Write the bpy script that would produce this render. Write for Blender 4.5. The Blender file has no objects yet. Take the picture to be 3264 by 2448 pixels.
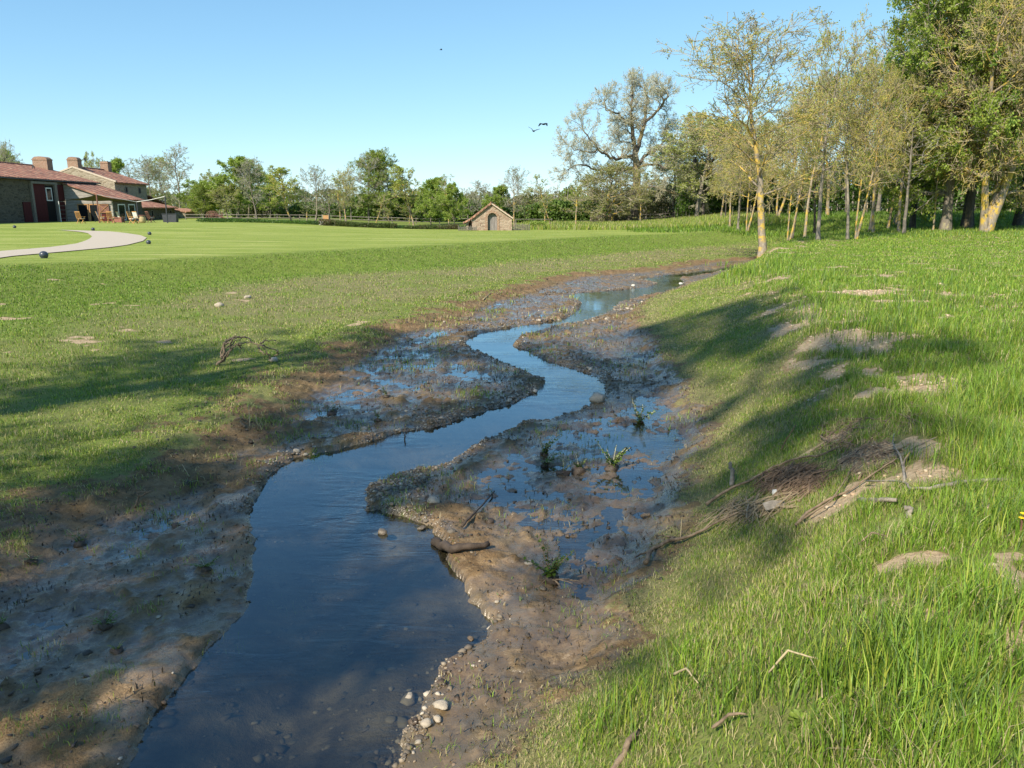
import bpy, math, random
import numpy as np
from math import radians as R
from mathutils import Vector

# ------------------------------------------------------------------ camera, sky, sun, exposure
SC = bpy.context.scene
COL = SC.collection
EYE = 1.95                      # eye height over the lawn level (z = 0)
PITCH = 13.04
cam_d = bpy.data.cameras.new("camera")
cam = bpy.data.objects.new("camera", cam_d); COL.objects.link(cam); SC.camera = cam
cam.location = (0, 0, EYE); cam.rotation_euler = (R(90 - PITCH), 0, 0)
cam_d.sensor_width = 36; cam_d.lens = 2400 / 3264 * 36; cam_d.clip_start = .05; cam_d.clip_end = 6000

SUN_EL, SHADOW_AZ = 41.0, 36.0   # shadows fall 36 degrees right of the view direction
world = bpy.data.worlds.new("World"); SC.world = world; world.use_nodes = True
wn = world.node_tree.nodes; wl = world.node_tree.links
sky = wn.new("ShaderNodeTexSky"); sky.sky_type = 'NISHITA'; sky.sun_disc = False
sky.sun_elevation = R(SUN_EL); sky.sun_rotation = R(180 + SHADOW_AZ)
sky.air_density = .7; sky.dust_density = 0.; sky.ozone_density = 9; sky.altitude = 0
# soft roll-off of the bright band near the horizon: c / (1 + 0.2 c)
r1 = wn.new("ShaderNodeVectorMath"); r1.operation = 'MULTIPLY_ADD'; r1.inputs[1].default_value = (.2,) * 3; r1.inputs[2].default_value = (1,) * 3
r2 = wn.new("ShaderNodeVectorMath"); r2.operation = 'DIVIDE'
wl.new(sky.outputs[0], r1.inputs[0]); wl.new(sky.outputs[0], r2.inputs[0]); wl.new(r1.outputs[0], r2.inputs[1])
r3 = wn.new("ShaderNodeVectorMath"); r3.operation = 'MULTIPLY'; r3.inputs[1].default_value = (.98, 1.06, 1.0); wl.new(r2.outputs[0], r3.inputs[0])
wl.new(r3.outputs[0], wn["Background"].inputs[0]); wn["Background"].inputs[1].default_value = .15
sd = bpy.data.lights.new("sun", 'SUN'); sd.energy = 2.9; sd.angle = R(.9); sd.color = (1, .90, .74)
so = bpy.data.objects.new("sun", sd); COL.objects.link(so)
so.rotation_euler = (R(90 - SUN_EL), 0, R(-SHADOW_AZ)); so.location = (-20, -20, 30)
vs = SC.view_settings; vs.view_transform = 'Standard'; vs.look = 'None'; vs.gamma = 1; vs.exposure = 1.4
SC.cycles.max_bounces = 6; SC.cycles.transparent_max_bounces = 12; SC.cycles.diffuse_bounces = 3
SC.cycles.glossy_bounces = 3; SC.cycles.caustics_reflective = False; SC.cycles.caustics_refractive = False

# ------------------------------------------------------------------ helpers
cp, sp_ = math.cos(R(PITCH)), math.sin(R(PITCH))
def ray(px, py):
    a = (px - 1632) / 2400; b = (1224 - py) / 2400
    return np.array([a, cp + b * sp_, -sp_ + b * cp])
def atz(px, py, z):
    d = ray(px, py); t = (z - EYE) / d[2]; return np.array([0, 0, EYE]) + d * t
def atY(px, py, Y):
    d = ray(px, py); return np.array([0, 0, EYE]) + d * (Y / d[1])

def _hash(ix, iy, s):
    h = (ix.astype(np.int64) * 374761393 + iy.astype(np.int64) * 668265263 + s * 974634777) & 0xffffffff
    h = ((h ^ (h >> 13)) * 1274126177) & 0xffffffff
    return ((h ^ (h >> 16)) & 0xffffff) / float(0xffffff)
def vn(x, y, s=0):
    xi = np.floor(x); yi = np.floor(y); fx = x - xi; fy = y - yi
    fx = fx * fx * (3 - 2 * fx); fy = fy * fy * (3 - 2 * fy)
    a = _hash(xi, yi, s); b = _hash(xi + 1, yi, s); c = _hash(xi, yi + 1, s); d = _hash(xi + 1, yi + 1, s)
    return (a * (1 - fx) + b * fx) * (1 - fy) + (c * (1 - fx) + d * fx) * fy
def fbm(x, y, f, octv=4, s=0, g=.5):
    x = np.asarray(x, float); y = np.asarray(y, float)
    t = 0; a = 1; n = 0
    for i in range(octv):
        t = t + a * vn(x * f + 13.7 * i, y * f - 7.3 * i, s + i); n += a; a *= g; f *= 2.03
    return t / n
def ss(x, a, b):
    t = np.clip((np.asarray(x, float) - a) / (b - a), 0, 1); return t * t * (3 - 2 * t)
def lerp(a, b, t): return a + (b - a) * t

# ------------------------------------------------------------------ the valley, in plan
WZ = -1.2
def curve(pts, z, k=1.4756):
    w = sorted([tuple(atz(x * k, y * k, z)[1::-1]) for x, y in pts])
    return np.array([p[0] for p in w]), np.array([p[1] for p in w])
CL = curve([(0,576),(300,566),(700,545),(1000,529),(1300,512),(1640,500)], -.05)
BL = curve([(0,700),(300,640),(500,605),(700,590),(900,580),(1100,560),(1300,545),(1500,530),(1640,522)], -.72)
TL = curve([(0,1080),(250,1010),(420,900),(560,820),(620,790),(700,740),(800,700),(900,680),(960,650),(1060,625),(1200,590),(1400,575),(1500,560),(1620,553)], -.98)
TR = curve([(1100,1640),(1250,1480),(1360,1400),(1400,1270),(1450,1190),(1490,1100),(1510,1000),(1550,925),(1530,880),(1480,820),(1440,760),(1390,700),(1380,668),(1420,640),(1500,610),(1580,590),(1640,562)], -1.02)
CR = (np.array([0,3,5.5,8,12.8,16.7,22,30.6,40,44,52,60]), np.array([.55,1.7,3.3,4.0,5.3,6.5,8.0,10.2,14.0,15.0,19.5,25.]))
def xi(c, y):
    y = np.asarray(y, float); r = np.interp(y, c[0], c[1])
    r = np.where(y < c[0][0], c[1][0] + (y - c[0][0]) * .12, r)
    s = (c[1][-1] - c[1][-2]) / max(1e-3, (c[0][-1] - c[0][-2]))
    return np.where(y > c[0][-1], c[1][-1] + (y - c[0][-1]) * min(s, 1.2), r)
LE = [(240,1760),(270,1659),(330,1560),(400,1450),(470,1390),(520,1330),(545,1250),(552,1180),(540,1130),(550,1080),(590,1020),(640,990),(720,975),(800,955),(870,935),(950,920),(1040,890),(1110,870),(1150,850),(1180,830),(1165,815),(1120,795),(1070,775),(1010,750),(998,738),(1020,725),(1080,712),(1150,700),(1215,690),(1240,678),(1258,655),(1240,645),(1222,638),(1260,632),(1330,627),(1400,620),(1420,612),(1385,603),(1450,592),(1550,580),(1620,569),(1700,563)]
RE = [(830,1760),(850,1659),(870,1580),(900,1520),(950,1440),(1040,1390),(1065,1350),(1010,1300),(985,1240),(960,1190),(930,1140),(880,1120),(800,1100),(785,1080),(800,1050),(850,1030),(920,1015),(960,1000),(1050,950),(1110,925),(1200,900),(1260,885),(1300,855),(1310,830),(1290,815),(1230,795),(1160,770),(1110,745),(1130,725),(1200,705),(1290,690),(1330,665),(1335,655),(1370,645),(1440,630),(1480,615),(1470,600),(1530,592),(1600,578),(1640,570),(1700,566)]
def edge(pts): return np.array([atz(x * 1.4756, y * 1.4756, WZ)[:2] for x, y in pts])
LEw, REw = edge(LE), edge(RE)
lo = np.array([[LEw[0][0] - .3, -6], ]); ro = np.array([[REw[0][0] + .1, -6]])
POLY = np.vstack([lo, LEw, REw[::-1], ro])
def sdf(x, y):
    """signed distance to the channel outline, negative inside"""
    x = np.asarray(x, float).ravel(); y = np.asarray(y, float).ravel()
    best = np.full(x.shape, 1e9); ins = np.zeros(x.shape, bool)
    n = len(POLY)
    for i in range(n):
        a = POLY[i]; b = POLY[(i + 1) % n]; ex, ey = b - a
        wx = x - a[0]; wy = y - a[1]
        t = np.clip((wx * ex + wy * ey) / (ex * ex + ey * ey + 1e-12), 0, 1)
        d = (wx - ex * t) ** 2 + (wy - ey * t) ** 2; np.minimum(best, d, out=best)
        c = ((a[1] > y) != (b[1] > y))
        with np.errstate(divide='ignore', invalid='ignore'):
            xx = (b[0] - a[0]) * (y - a[1]) / (b[1] - a[1] + 1e-12) + a[0]
        ins ^= c & (x < xx)
    d = np.sqrt(best); return np.where(ins, -d, d)

# wet (-) and dry (+) places of the mud flats: picture hints turned once into plan positions, radius in metres
BLOBS = []
def blob(px, py, r, a, sx=1.): 
    w = atz(px * 1.4756, py * 1.4756, WZ); BLOBS.append((w[0], w[1], r, a, sx))
for b in [(930,720,1.3,-.034),(870,760,.9,-.034),(760,800,.8,-.04),(720,855,.65,-.036),(640,895,.5,-.034),(820,830,.5,-.02),(500,985,.42,-.036),(400,1005,.3,-.034),(1040,800,.7,-.02),(1080,660,.9,-.03),
          (150,1330,.28,-.035),(60,1390,.3,-.035),(40,1240,.35,-.02),(250,1180,.5,-.014),(330,1120,.4,-.012),(110,1420,.2,-.03),(350,1340,.14,-.02),
          (1360,950,.8,-.036),(1280,1030,.45,-.04),(1400,1000,.5,-.04),(1150,1075,.35,-.036),(1260,1110,.35,-.03),(1450,960,.5,-.03),(1330,890,.6,-.03),(1080,1080,.25,-.03),
          (1450,770,1.0,-.03),(1380,720,1.0,-.026),(1330,740,.7,-.02),(1250,1180,.22,-.034),(1180,1130,.2,-.022),(1290,1215,.2,-.03),(1170,1410,.22,-.022),(1330,1160,.25,-.02),(1500,880,.6,-.02),
          (1060,1230,.22,.04),(1080,1300,.16,.04),(900,1040,.2,.05),(1420,1060,.6,-.03),(1230,950,.4,-.02),(1130,1200,.15,-.03),(1250,1300,.2,-.025),(1480,1040,.5,-.025),(1120,990,.25,-.02),(700,760,.7,-.02),(1150,680,.6,-.02),(1500,930,.6,-.02),(1010,1010,.15,.02),(450,1330,.2,-.02),(960,1060,.14,.03),(1010,1130,.18,.03),(1150,1180,.2,.018),(1190,1050,.25,.02),(830,980,.35,.012),(1050,870,.5,.03),(950,880,.5,.03),(900,850,.3,.02),
          (420,1290,.3,.035),(330,1330,.2,.03),(200,1520,.5,.035),(60,1600,.4,.04),(300,1440,.2,.02),(650,930,.3,.025),(560,930,.4,.03),(1000,700,.8,.03),(1250,770,.6,.03),(1180,730,.5,.02),(1330,860,.4,.02),(930,1330,.1,-.02)]:
    blob(*b)

def valley(x, y):
    cl, bl, tl, tr, cr = (xi(c, y) for c in (CL, BL, TL, TR, CR))
    bl = np.minimum(bl, tl - .4); cl = np.minimum(cl, bl - .8); cr = np.maximum(cr, tr + .5)
    return cl, bl, tl, tr, cr
def macro(x, y):
    """the big shape of the land, no mud detail"""
    cl, bl, tl, tr, cr = valley(x, y)
    lawn = .62 * ss(y, 34, 72) * ss(-x, 8, 30) + .25 * ss(y, 78, 112) * (1 - ss(-x, 8, 30)) + .03 * (fbm(x, y, .12, 3, 5) - .5)
    mead = .12 + .18 * ss(6 - y, 0, 5) + .04 * ss(x - cr, 0, 3) + .12 * (fbm(x, y, .35, 4, 9) - .5) + .42 * ss(y, 40, 60) * ss(x, 20, 38) - .12 * ss(y, 14, 30) * (1 - ss(y, 40, 60))
    far = 1.0 * ss(y, 66, 84) * ss(x, 8, 30) - .45 * ss(y, 60, 66) * (1 - ss(y, 68, 76)) * ss(x, 18, 30)
    mead = mead + far
    z = np.where(x < cl, lawn, 0.)
    t = ss(x, cl, bl); z = np.where((x >= cl) & (x < bl), lerp(lawn, -.72, t), z)
    z = np.where((x >= bl) & (x < tl), lerp(-.72, -1.0, np.clip((x - bl) / (tl - bl), 0, 1)), z)
    z = np.where((x >= tl) & (x <= tr), -1.0 - .165 * ss(np.minimum((x - tl) / 1.6, (tr - x) / .55), 0, 1), z)
    t = np.clip((x - tr) / (cr - tr), 0, 1); t2 = t * .55 + .45 * (t * t * (3 - 2 * t))
    z = np.where((x > tr) & (x < cr), lerp(-1.0, mead, t2), z)
    z = np.where(x >= cr, mead, z)
    # the valley closes beyond the near tree
    k = ss(y, 60, 72)
    flat = lerp(lawn, mead, ss(x, 8, 24))
    return lerp(z, flat, k)
def height(x, y, detail=True):
    x = np.asarray(x, float); y = np.asarray(y, float); shp = np.broadcast(x, y).shape
    x = np.broadcast_to(x, shp).ravel().astype(float); y = np.broadcast_to(y, shp).ravel().astype(float)
    z = macro(x, y)
    cl, bl, tl, tr, cr = valley(x, y)
    m = (x > tl - .5) & (x < tr + .5) & (y < 66)
    slope = (x >= tr) & (x < cr + 1)
    z = z + np.where(slope, .10 * (fbm(x, y, 1.3, 3, 21) - .5), 0)
    z = z + np.where((x > cl) & (x < tl), .07 * (fbm(x, y, .8, 3, 25) - .5), 0)
    # eroded bare hollows along the right crest
    for (bx, by, br, ba) in HOLLOWS:
        z = z - ba * np.exp(-((x - bx) ** 2 + (y - by) ** 2) / br ** 2)
    if m.any():
        xm, ym = x[m], y[m]
        wgt = ss(np.minimum(xm - tl[m], (tr[m] - xm)), -.35, .5)
        n = (fbm(xm, ym, .9, 3, 31) - .5) * .06 + (fbm(xm, ym, 3.6, 5, 37, .66) - .5) * .125 + (fbm(xm, ym, 15, 3, 41, .7) - .5) * .040 - .006
        lump = np.clip(fbm(xm, ym, 6.5, 2, 47) - .66, 0, 1) * .22
        off = np.zeros_like(xm)
        off += -.012 * ss(xm - (tr[m] - 3.2), 0, .8) * ss(tr[m] - .3 - xm, 0, .6) * ss(15 - ym, 0, 3) * ss(ym, 4.8, 6)
        for (bx, by, br, ba, sx) in BLOBS:
            off += (ba * .85 if ba < 0 else ba) * np.exp(-(((xm - bx) / (br * sx)) ** 2 + ((ym - by) / br) ** 2))
        zz = z[m] + wgt * (n + lump + off)
        near = (ym < 64)
        d = np.full(xm.shape, 9.)
        d[near] = sdf(xm[near], ym[near])
        d = d + (fbm(xm, ym, 5., 3, 51) - .5) * .16
        lev = WZ + .025 + (n + .02) * .5 + lump * .5
        zz = np.where((d > 0) & (d < .9), lerp(np.maximum(lev + .045 * ss(fbm(xm, ym, .9, 3, 57), .44, .66), zz * .7 + lev * .3), zz, ss(d, 0.15, .9)), zz)
        bed = WZ - .03 - .30 * ss(-d, 0, .9) + (fbm(xm, ym, 7, 3, 53) - .5) * .05
        shallow = np.exp(-(((xm - SHAL[0]) / .85) ** 2 + ((ym - SHAL[1]) / 1.5) ** 2))
        bed = lerp(bed, WZ - .05 + (fbm(xm, ym, 4, 4, 53) - .5) * .07, np.clip(shallow * 1.5, 0, 1))
        zz = np.where(d < .06, lerp(bed, zz, ss(d, -.04, .06)), zz)
        z[m] = zz
    return z.reshape(shp)
SHAL = atz(1480, 1950, WZ)
HOLLOWS = [tuple(atz(px * 1.4756, py * 1.4756, -.25)[:2]) + (r, a) for px, py, r, a in
           [(1880,850,.8,.16),(1800,780,.9,.16),(1770,720,.9,.12),(1900,1250,.30,.04),(2000,1120,.40,.05),(1690,545,1.2,.15),(1850,800,.5,.08),(2150,700,.9,.03),(1960,905,.45,.06)]]
def gp(px, py, z_off=0.):
    """where the line of sight through a picture point meets the ground"""
    d = ray(px, py); t = np.geomspace(1.5, 400, 1500)
    P = np.array([0, 0, EYE]) + t[:, None] * d
    g = P[:, 2] - height(P[:, 0], P[:, 1]); i = np.argmax(g < 0)
    if g[i] >= 0: i = len(t) - 1
    a, b = t[max(i - 1, 0)], t[i]
    tt = np.linspace(a, b, 12); Q = np.array([0, 0, EYE]) + tt[:, None] * d
    q = Q[:, 2] - height(Q[:, 0], Q[:, 1]); j = np.argmax(q <= 0)
    r = Q[j].copy(); r[2] = float(height(r[0], r[1])) + z_off
    return r
def G(x, y): return float(height(x, y))

# ------------------------------------------------------------------ materials
def mat(name):
    m = bpy.data.materials.new(name); m.use_nodes = True; nt = m.node_tree
    return m, nt, nt.nodes["Principled BSDF"]
def node(nt, t, **k):
    n = nt.nodes.new(t)
    for a, v in k.items():
        if a == 'inp':
            for i, w in v.items(): n.inputs[i].default_value = w
        else: setattr(n, a, v)
    return n
def noise(nt, scale, detail=4, rough=.6, vec=None, dist=0):
    n = node(nt, "ShaderNodeTexNoise", inp={'Scale': scale, 'Detail': detail, 'Roughness': rough, 'Distortion': dist})
    if vec is not None: nt.links.new(vec, n.inputs['Vector'])
    return n
def ramp(nt, src, stops):
    r = nt.nodes.new("ShaderNodeValToRGB"); e = r.color_ramp.elements
    while len(e) < len(stops): e.new(.5)
    for q, (p, c) in zip(e, stops): q.position = p; q.color = (*c, 1) if len(c) == 3 else c
    nt.links.new(src, r.inputs[0]); return r
def mixc(nt, fac, a, b, mode='MIX'):
    n = nt.nodes.new("ShaderNodeMix"); n.data_type = 'RGBA'; n.blend_type = mode
    for s, v in ((n.inputs[0], fac), (n.inputs[6], a), (n.inputs[7], b)):
        if isinstance(v, (int, float)): s.default_value = v
        elif isinstance(v, tuple): s.default_value = (*v, 1)
        else: nt.links.new(v, s)
    return n.outputs[2]
def mth(nt, op, a, b=0., clamp=False):
    n = nt.nodes.new("ShaderNodeMath"); n.operation = op; n.use_clamp = clamp
    for s, v in ((n.inputs[0], a), (n.inputs[1], b)):
        if isinstance(v, (int, float)): s.default_value = v
        else: nt.links.new(v, s)
    return n.outputs[0]
def bump(nt, h, strength, dist, bs, nrm=None):
    b = node(nt, "ShaderNodeBump", inp={'Strength': strength, 'Distance': dist}); nt.links.new(h, b.inputs['Height'])
    if nrm is not None: nt.links.new(nrm, b.inputs['Normal'])
    if bs is not None: nt.links.new(b.outputs[0], bs.inputs['Normal'])
    return b.outputs[0]
def attr(nt, name): return node(nt, "ShaderNodeAttribute", attribute_name=name)
def pos(nt): return nt.nodes.new("ShaderNodeNewGeometry").outputs['Position']
def mapping(nt, vec, scale=(1, 1, 1), rot=(0, 0, 0)):
    m = node(nt, "ShaderNodeMapping"); m.inputs['Scale'].default_value = scale; m.inputs['Rotation'].default_value = rot
    nt.links.new(vec, m.inputs[0]); return m.outputs[0]

def simple(name, col, rough=.8, var=.25, scale=6, bmp=.3, bd=.01, spec=.3, metal=0.):
    m, nt, b = mat(name); p = node(nt, "ShaderNodeTexCoord").outputs['Object']
    n = noise(nt, scale, 5, .65, p)
    c0 = tuple(v * (1 - var) for v in col); c1 = tuple(min(1, v * (1 + var)) for v in col)
    r = ramp(nt, n.outputs[0], [(.3, c0), (.7, c1)]); nt.links.new(r.outputs[0], b.inputs['Base Color'])
    b.inputs['Roughness'].default_value = rough; b.inputs['Specular IOR Level'].default_value = spec; b.inputs['Metallic'].default_value = metal
    n2 = noise(nt, scale * 6, 4, .7, p); bump(nt, n2.outputs[0], bmp, bd, b)
    return m

def m_ground():
    m, nt, b = mat("ground"); P = pos(nt); L = nt.links
    n1 = noise(nt, 3.1, 6, .62, P); n2 = noise(nt, 22, 5, .7, P); n3 = noise(nt, .32, 4, .6, P); n4 = noise(nt, 90, 3, .7, P)
    mud = ramp(nt, n1.outputs[0], [(.28, (.090, .056, .030)), (.5, (.185, .120, .062)), (.72, (.30, .200, .105))]).outputs[0]
    mud = mixc(nt, ramp(nt, n2.outputs[0], [(.42, (0, 0, 0)), (.62, (1, 1, 1))]).outputs[0], mud, mixc(nt, .5, mud, (.24, .155, .075)))
    grit = ramp(nt, n4.outputs[0], [(.60, (0, 0, 0)), (.68, (1, 1, 1))]).outputs[0]
    mud = mixc(nt, mth(nt, 'MULTIPLY', grit, .45), mud, (.33, .27, .19))
    olive = ramp(nt, noise(nt, .9, 4, .6, P).outputs[0], [(.45, (0, 0, 0)), (.7, (1, 1, 1))]).outputs[0]
    mud = mixc(nt, mth(nt, 'MULTIPLY', olive, .45), mud, (.105, .115, .06))
    n5 = noise(nt, 38, 5, .75, P); n6 = noise(nt, 7.5, 6, .72, P)
    silt = ramp(nt, n6.outputs[0], [(.53, (0, 0, 0)), (.57, (1, 1, 1))]).outputs[0]
    mud = mixc(nt, mth(nt, 'MULTIPLY', silt, .42), mud, (.33, .235, .13))
    speck = ramp(nt, n5.outputs[0], [(.34, (1, 1, 1)), (.41, (0, 0, 0))]).outputs[0]
    mud = mixc(nt, mth(nt, 'MULTIPLY', speck, .75), mud, (.045, .032, .022))
    bed = attr(nt, "bed").outputs['Fac']
    wet = attr(nt, "wet").outputs['Fac']
    mud = mixc(nt, wet, mud, mixc(nt, .4, mud, (.05, .038, .026)))
    mud = mixc(nt, bed, mud, ramp(nt, n1.outputs[0], [(.35, (.10, .085, .06)), (.65, (.30, .25, .17))]).outputs[0])
    orange = attr(nt, "gravel").outputs['Fac']
    mud = mixc(nt, orange, mud, ramp(nt, n4.outputs[0], [(.35, (.20, .12, .055)), (.65, (.42, .28, .14))]).outputs[0])
    soil = ramp(nt, n2.outputs[0], [(.3, (.33, .235, .14)), (.7, (.56, .44, .29))]).outputs[0]
    g1 = ramp(nt, n1.outputs[0], [(.3, (.085, .125, .02)), (.55, (.15, .22, .03)), (.75, (.21, .26, .05))]).outputs[0]
    g1 = mixc(nt, ramp(nt, n2.outputs[0], [(.35, (0, 0, 0)), (.75, (.7, .7, .7))]).outputs[0], g1, (.19, .27, .045))
    dryc = ramp(nt, n2.outputs[0], [(.3, (.15, .135, .06)), (.7, (.30, .275, .13))]).outputs[0]
    g1 = mixc(nt, attr(nt, "dry").outputs['Fac'], g1, dryc)
    thatch = ramp(nt, noise(nt, 55, 5, .8, P).outputs[0], [(.50, (0, 0, 0)), (.58, (1, 1, 1))]).outputs[0]
    g1 = mixc(nt, mth(nt, 'MULTIPLY', thatch, .6), g1, (.20, .165, .085))
    g1 = mixc(nt, ramp(nt, noise(nt, 80, 4, .8, P).outputs[0], [(.36, (.6,) * 3), (.44, (0, 0, 0))]).outputs[0], g1, (.05, .075, .015))
    # mown lawn: stripes of clippings
    w = mapping(nt, P, (.07, 1.1, 1), (0, 0, R(8)))
    st = noise(nt, 1.1, 5, .7, w, 1.2)
    lawn = ramp(nt, st.outputs[0], [(.30, (.13, .19, .03)), (.44, (.225, .285, .055)), (.55, (.295, .34, .085)), (.70, (.45, .44, .19))]).outputs[0]
    lawn = mixc(nt, mth(nt, 'MULTIPLY', ramp(nt, n3.outputs[0], [(.4, (0, 0, 0)), (.7, (1, 1, 1))]).outputs[0], .35), lawn, (.15, .22, .03))
    g1 = mixc(nt, attr(nt, "mown").outputs['Fac'], g1, lawn)
    def crisp(v, a=.34, b=.66, k=.9):
        q = mth(nt, 'ADD', v, mth(nt, 'MULTIPLY', mth(nt, 'SUBTRACT', noise(nt, 9, 6, .75, P).outputs[0], .5), k)); return ramp(nt, q, [(a, (0, 0, 0)), (b, (1, 1, 1))]).outputs[0]
    c = mixc(nt, crisp(attr(nt, "soil").outputs['Fac']), mud, soil)
    c = mixc(nt, crisp(attr(nt, "green").outputs['Fac'], .42, .58, 1.3), c, g1)
    L.new(c, b.inputs['Base Color'])
    rr = mth(nt, 'SUBTRACT', .88, mth(nt, 'MULTIPLY', wet, .72)); 
    rv = mth(nt, 'ADD', rr, mth(nt, 'MULTIPLY', mth(nt, 'SUBTRACT', n2.outputs[0], .5), .25), True)
    L.new(rv, b.inputs['Roughness'])
    L.new(mth(nt, 'ADD', mth(nt, 'MULTIPLY', wet, .95), .12), b.inputs['Specular IOR Level'])
    s = mth(nt, 'ADD', mth(nt, 'MULTIPLY', n2.outputs[0], 1.), mth(nt, 'ADD', mth(nt, 'MULTIPLY', n5.outputs[0], .9), mth(nt, 'MULTIPLY', n6.outputs[0], .9)))
    s = mth(nt, 'MULTIPLY', s, mth(nt, 'SUBTRACT', 1., mth(nt, 'MULTIPLY', wet, .8)))
    bump(nt, s, .75, .03, b)
    return m

def m_water():
    m, nt, b = mat("stream_water"); nt.nodes.remove(b); P = pos(nt)
    n1 = noise(nt, 2.6, 3, .55, mapping(nt, P, (.8, 2.2, 1), (0, 0, R(18))), .6)
    n2 = noise(nt, 15, 3, .55, mapping(nt, P, (.7, 2.0, 1), (0, 0, R(-15))), .8)
    n3 = noise(nt, .5, 2, .5, P)
    amt = ramp(nt, n3.outputs[0], [(.42, (.06,) * 3), (.72, (1,) * 3)]).outputs[0]
    h = mth(nt, 'ADD', n1.outputs[0], mth(nt, 'MULTIPLY', n2.outputs[0], .22))
    h = mth(nt, 'MULTIPLY', h, amt)
    bp = node(nt, "ShaderNodeBump", inp={'Strength': .8, 'Distance': .02}); nt.links.new(h, bp.inputs['Height'])
    dt = nt.nodes.new("ShaderNodeVectorMath"); dt.operation = 'DOT_PRODUCT'; nt.links.new(bp.outputs[0], dt.inputs[0]); nt.links.new(nt.nodes.new("ShaderNodeNewGeometry").outputs['Incoming'], dt.inputs[1])
    q = mth(nt, 'SUBTRACT', 1., mth(nt, 'ABSOLUTE', dt.outputs['Value']), True)
    fr = mth(nt, 'ADD', .085, mth(nt, 'MULTIPLY', .915, mth(nt, 'POWER', q, 3.8)), True)   # Schlick reflectance, the same from both sides
    gl = node(nt, "ShaderNodeBsdfGlossy", inp={'Roughness': .02}); gl.inputs[0].default_value = (.78, .92, 1, 1); nt.links.new(bp.outputs[0], gl.inputs['Normal'])
    tr = node(nt, "ShaderNodeBsdfTransparent"); tr.inputs[0].default_value = (.52, .52, .45, 1)
    mx = node(nt, "ShaderNodeMixShader"); nt.links.new(fr, mx.inputs[0]); nt.links.new(tr.outputs[0], mx.inputs[1]); nt.links.new(gl.outputs[0], mx.inputs[2])
    nt.links.new(mx.outputs[0], nt.nodes["Material Output"].inputs[0])
    return m

def m_leaf(name, trans=.35, rough=.55):
    m, nt, b = mat(name); a = attr(nt, "tint"); 
    nt.links.new(a.outputs['Color'], b.inputs['Base Color']); b.inputs['Roughness'].default_value = rough; b.inputs['Specular IOR Level'].default_value = .35
    t = node(nt, "ShaderNodeBsdfTranslucent"); nt.links.new(mixc(nt, 1., a.outputs['Color'], (1., 1., .6), 'MULTIPLY'), t.inputs[0])
    mx = node(nt, "ShaderNodeMixShader", inp={0: trans}); nt.links.new(b.outputs[0], mx.inputs[1]); nt.links.new(t.outputs[0], mx.inputs[2])
    nt.links.new(mx.outputs[0], nt.nodes["Material Output"].inputs[0]); return m

def m_bark(name, base, lichen=None, amt=.5, scale=3.):
    m, nt, b = mat(name); P = node(nt, "ShaderNodeTexCoord").outputs['Object']
    n1 = noise(nt, 9, 5, .7, mapping(nt, P, (1, 1, .25))); 
    c = ramp(nt, n1.outputs[0], [(.3, tuple(v * .5 for v in base)), (.55, base), (.75, tuple(min(1, v * 1.5) for v in base))]).outputs[0]
    if lichen:
        n2 = noise(nt, scale, 5, .68, P)
        f = ramp(nt, n2.outputs[0], [(.62 - .3 * amt, (0, 0, 0)), (.72 - .3 * amt, (1, 1, 1))]).outputs[0]
        c = mixc(nt, f, c, lichen)
    nt.links.new(c, b.inputs['Base Color']); b.inputs['Roughness'].default_value = .9; b.inputs['Specular IOR Level'].default_value = .15
    bump(nt, n1.outputs[0], .8, .03, b); return m

def m_stone(name, cols, mortar, scale=3.2):
    m, nt, b = mat(name); P = pos(nt); Q = mapping(nt, P, (scale * .62, scale * .62, scale * 1.5))
    d = noise(nt, 1.3, 2, .5, P); Q2 = mixc(nt, .12, Q, d.outputs['Color'], 'ADD')
    v = node(nt, "ShaderNodeTexVoronoi"); nt.links.new(Q2, v.inputs['Vector']); v.inputs['Scale'].default_value = 1
    e = node(nt, "ShaderNodeTexVoronoi", feature='DISTANCE_TO_EDGE'); nt.links.new(Q2, e.inputs['Vector']); e.inputs['Scale'].default_value = 1
    sepa = node(nt, "ShaderNodeSeparateColor"); nt.links.new(v.outputs['Color'], sepa.inputs[0])
    c = ramp(nt, sepa.outputs[0], [(i / (len(cols) - 1), q) for i, q in enumerate(cols)]).outputs[0]
    n = noise(nt, 14, 5, .7, P); c = mixc(nt, .5, c, mixc(nt, n.outputs[0], tuple(v * .6 for v in cols[0]), cols[-1]))
    f = ramp(nt, e.outputs['Distance'], [(.03, (0, 0, 0)), (.11, (1, 1, 1))]).outputs[0]
    c = mixc(nt, f, mortar, c); nt.links.new(c, b.inputs['Base Color']); b.inputs['Roughness'].default_value = .95; b.inputs['Specular IOR Level'].default_value = .1
    bump(nt, f, .7, .04, b); return m

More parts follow.
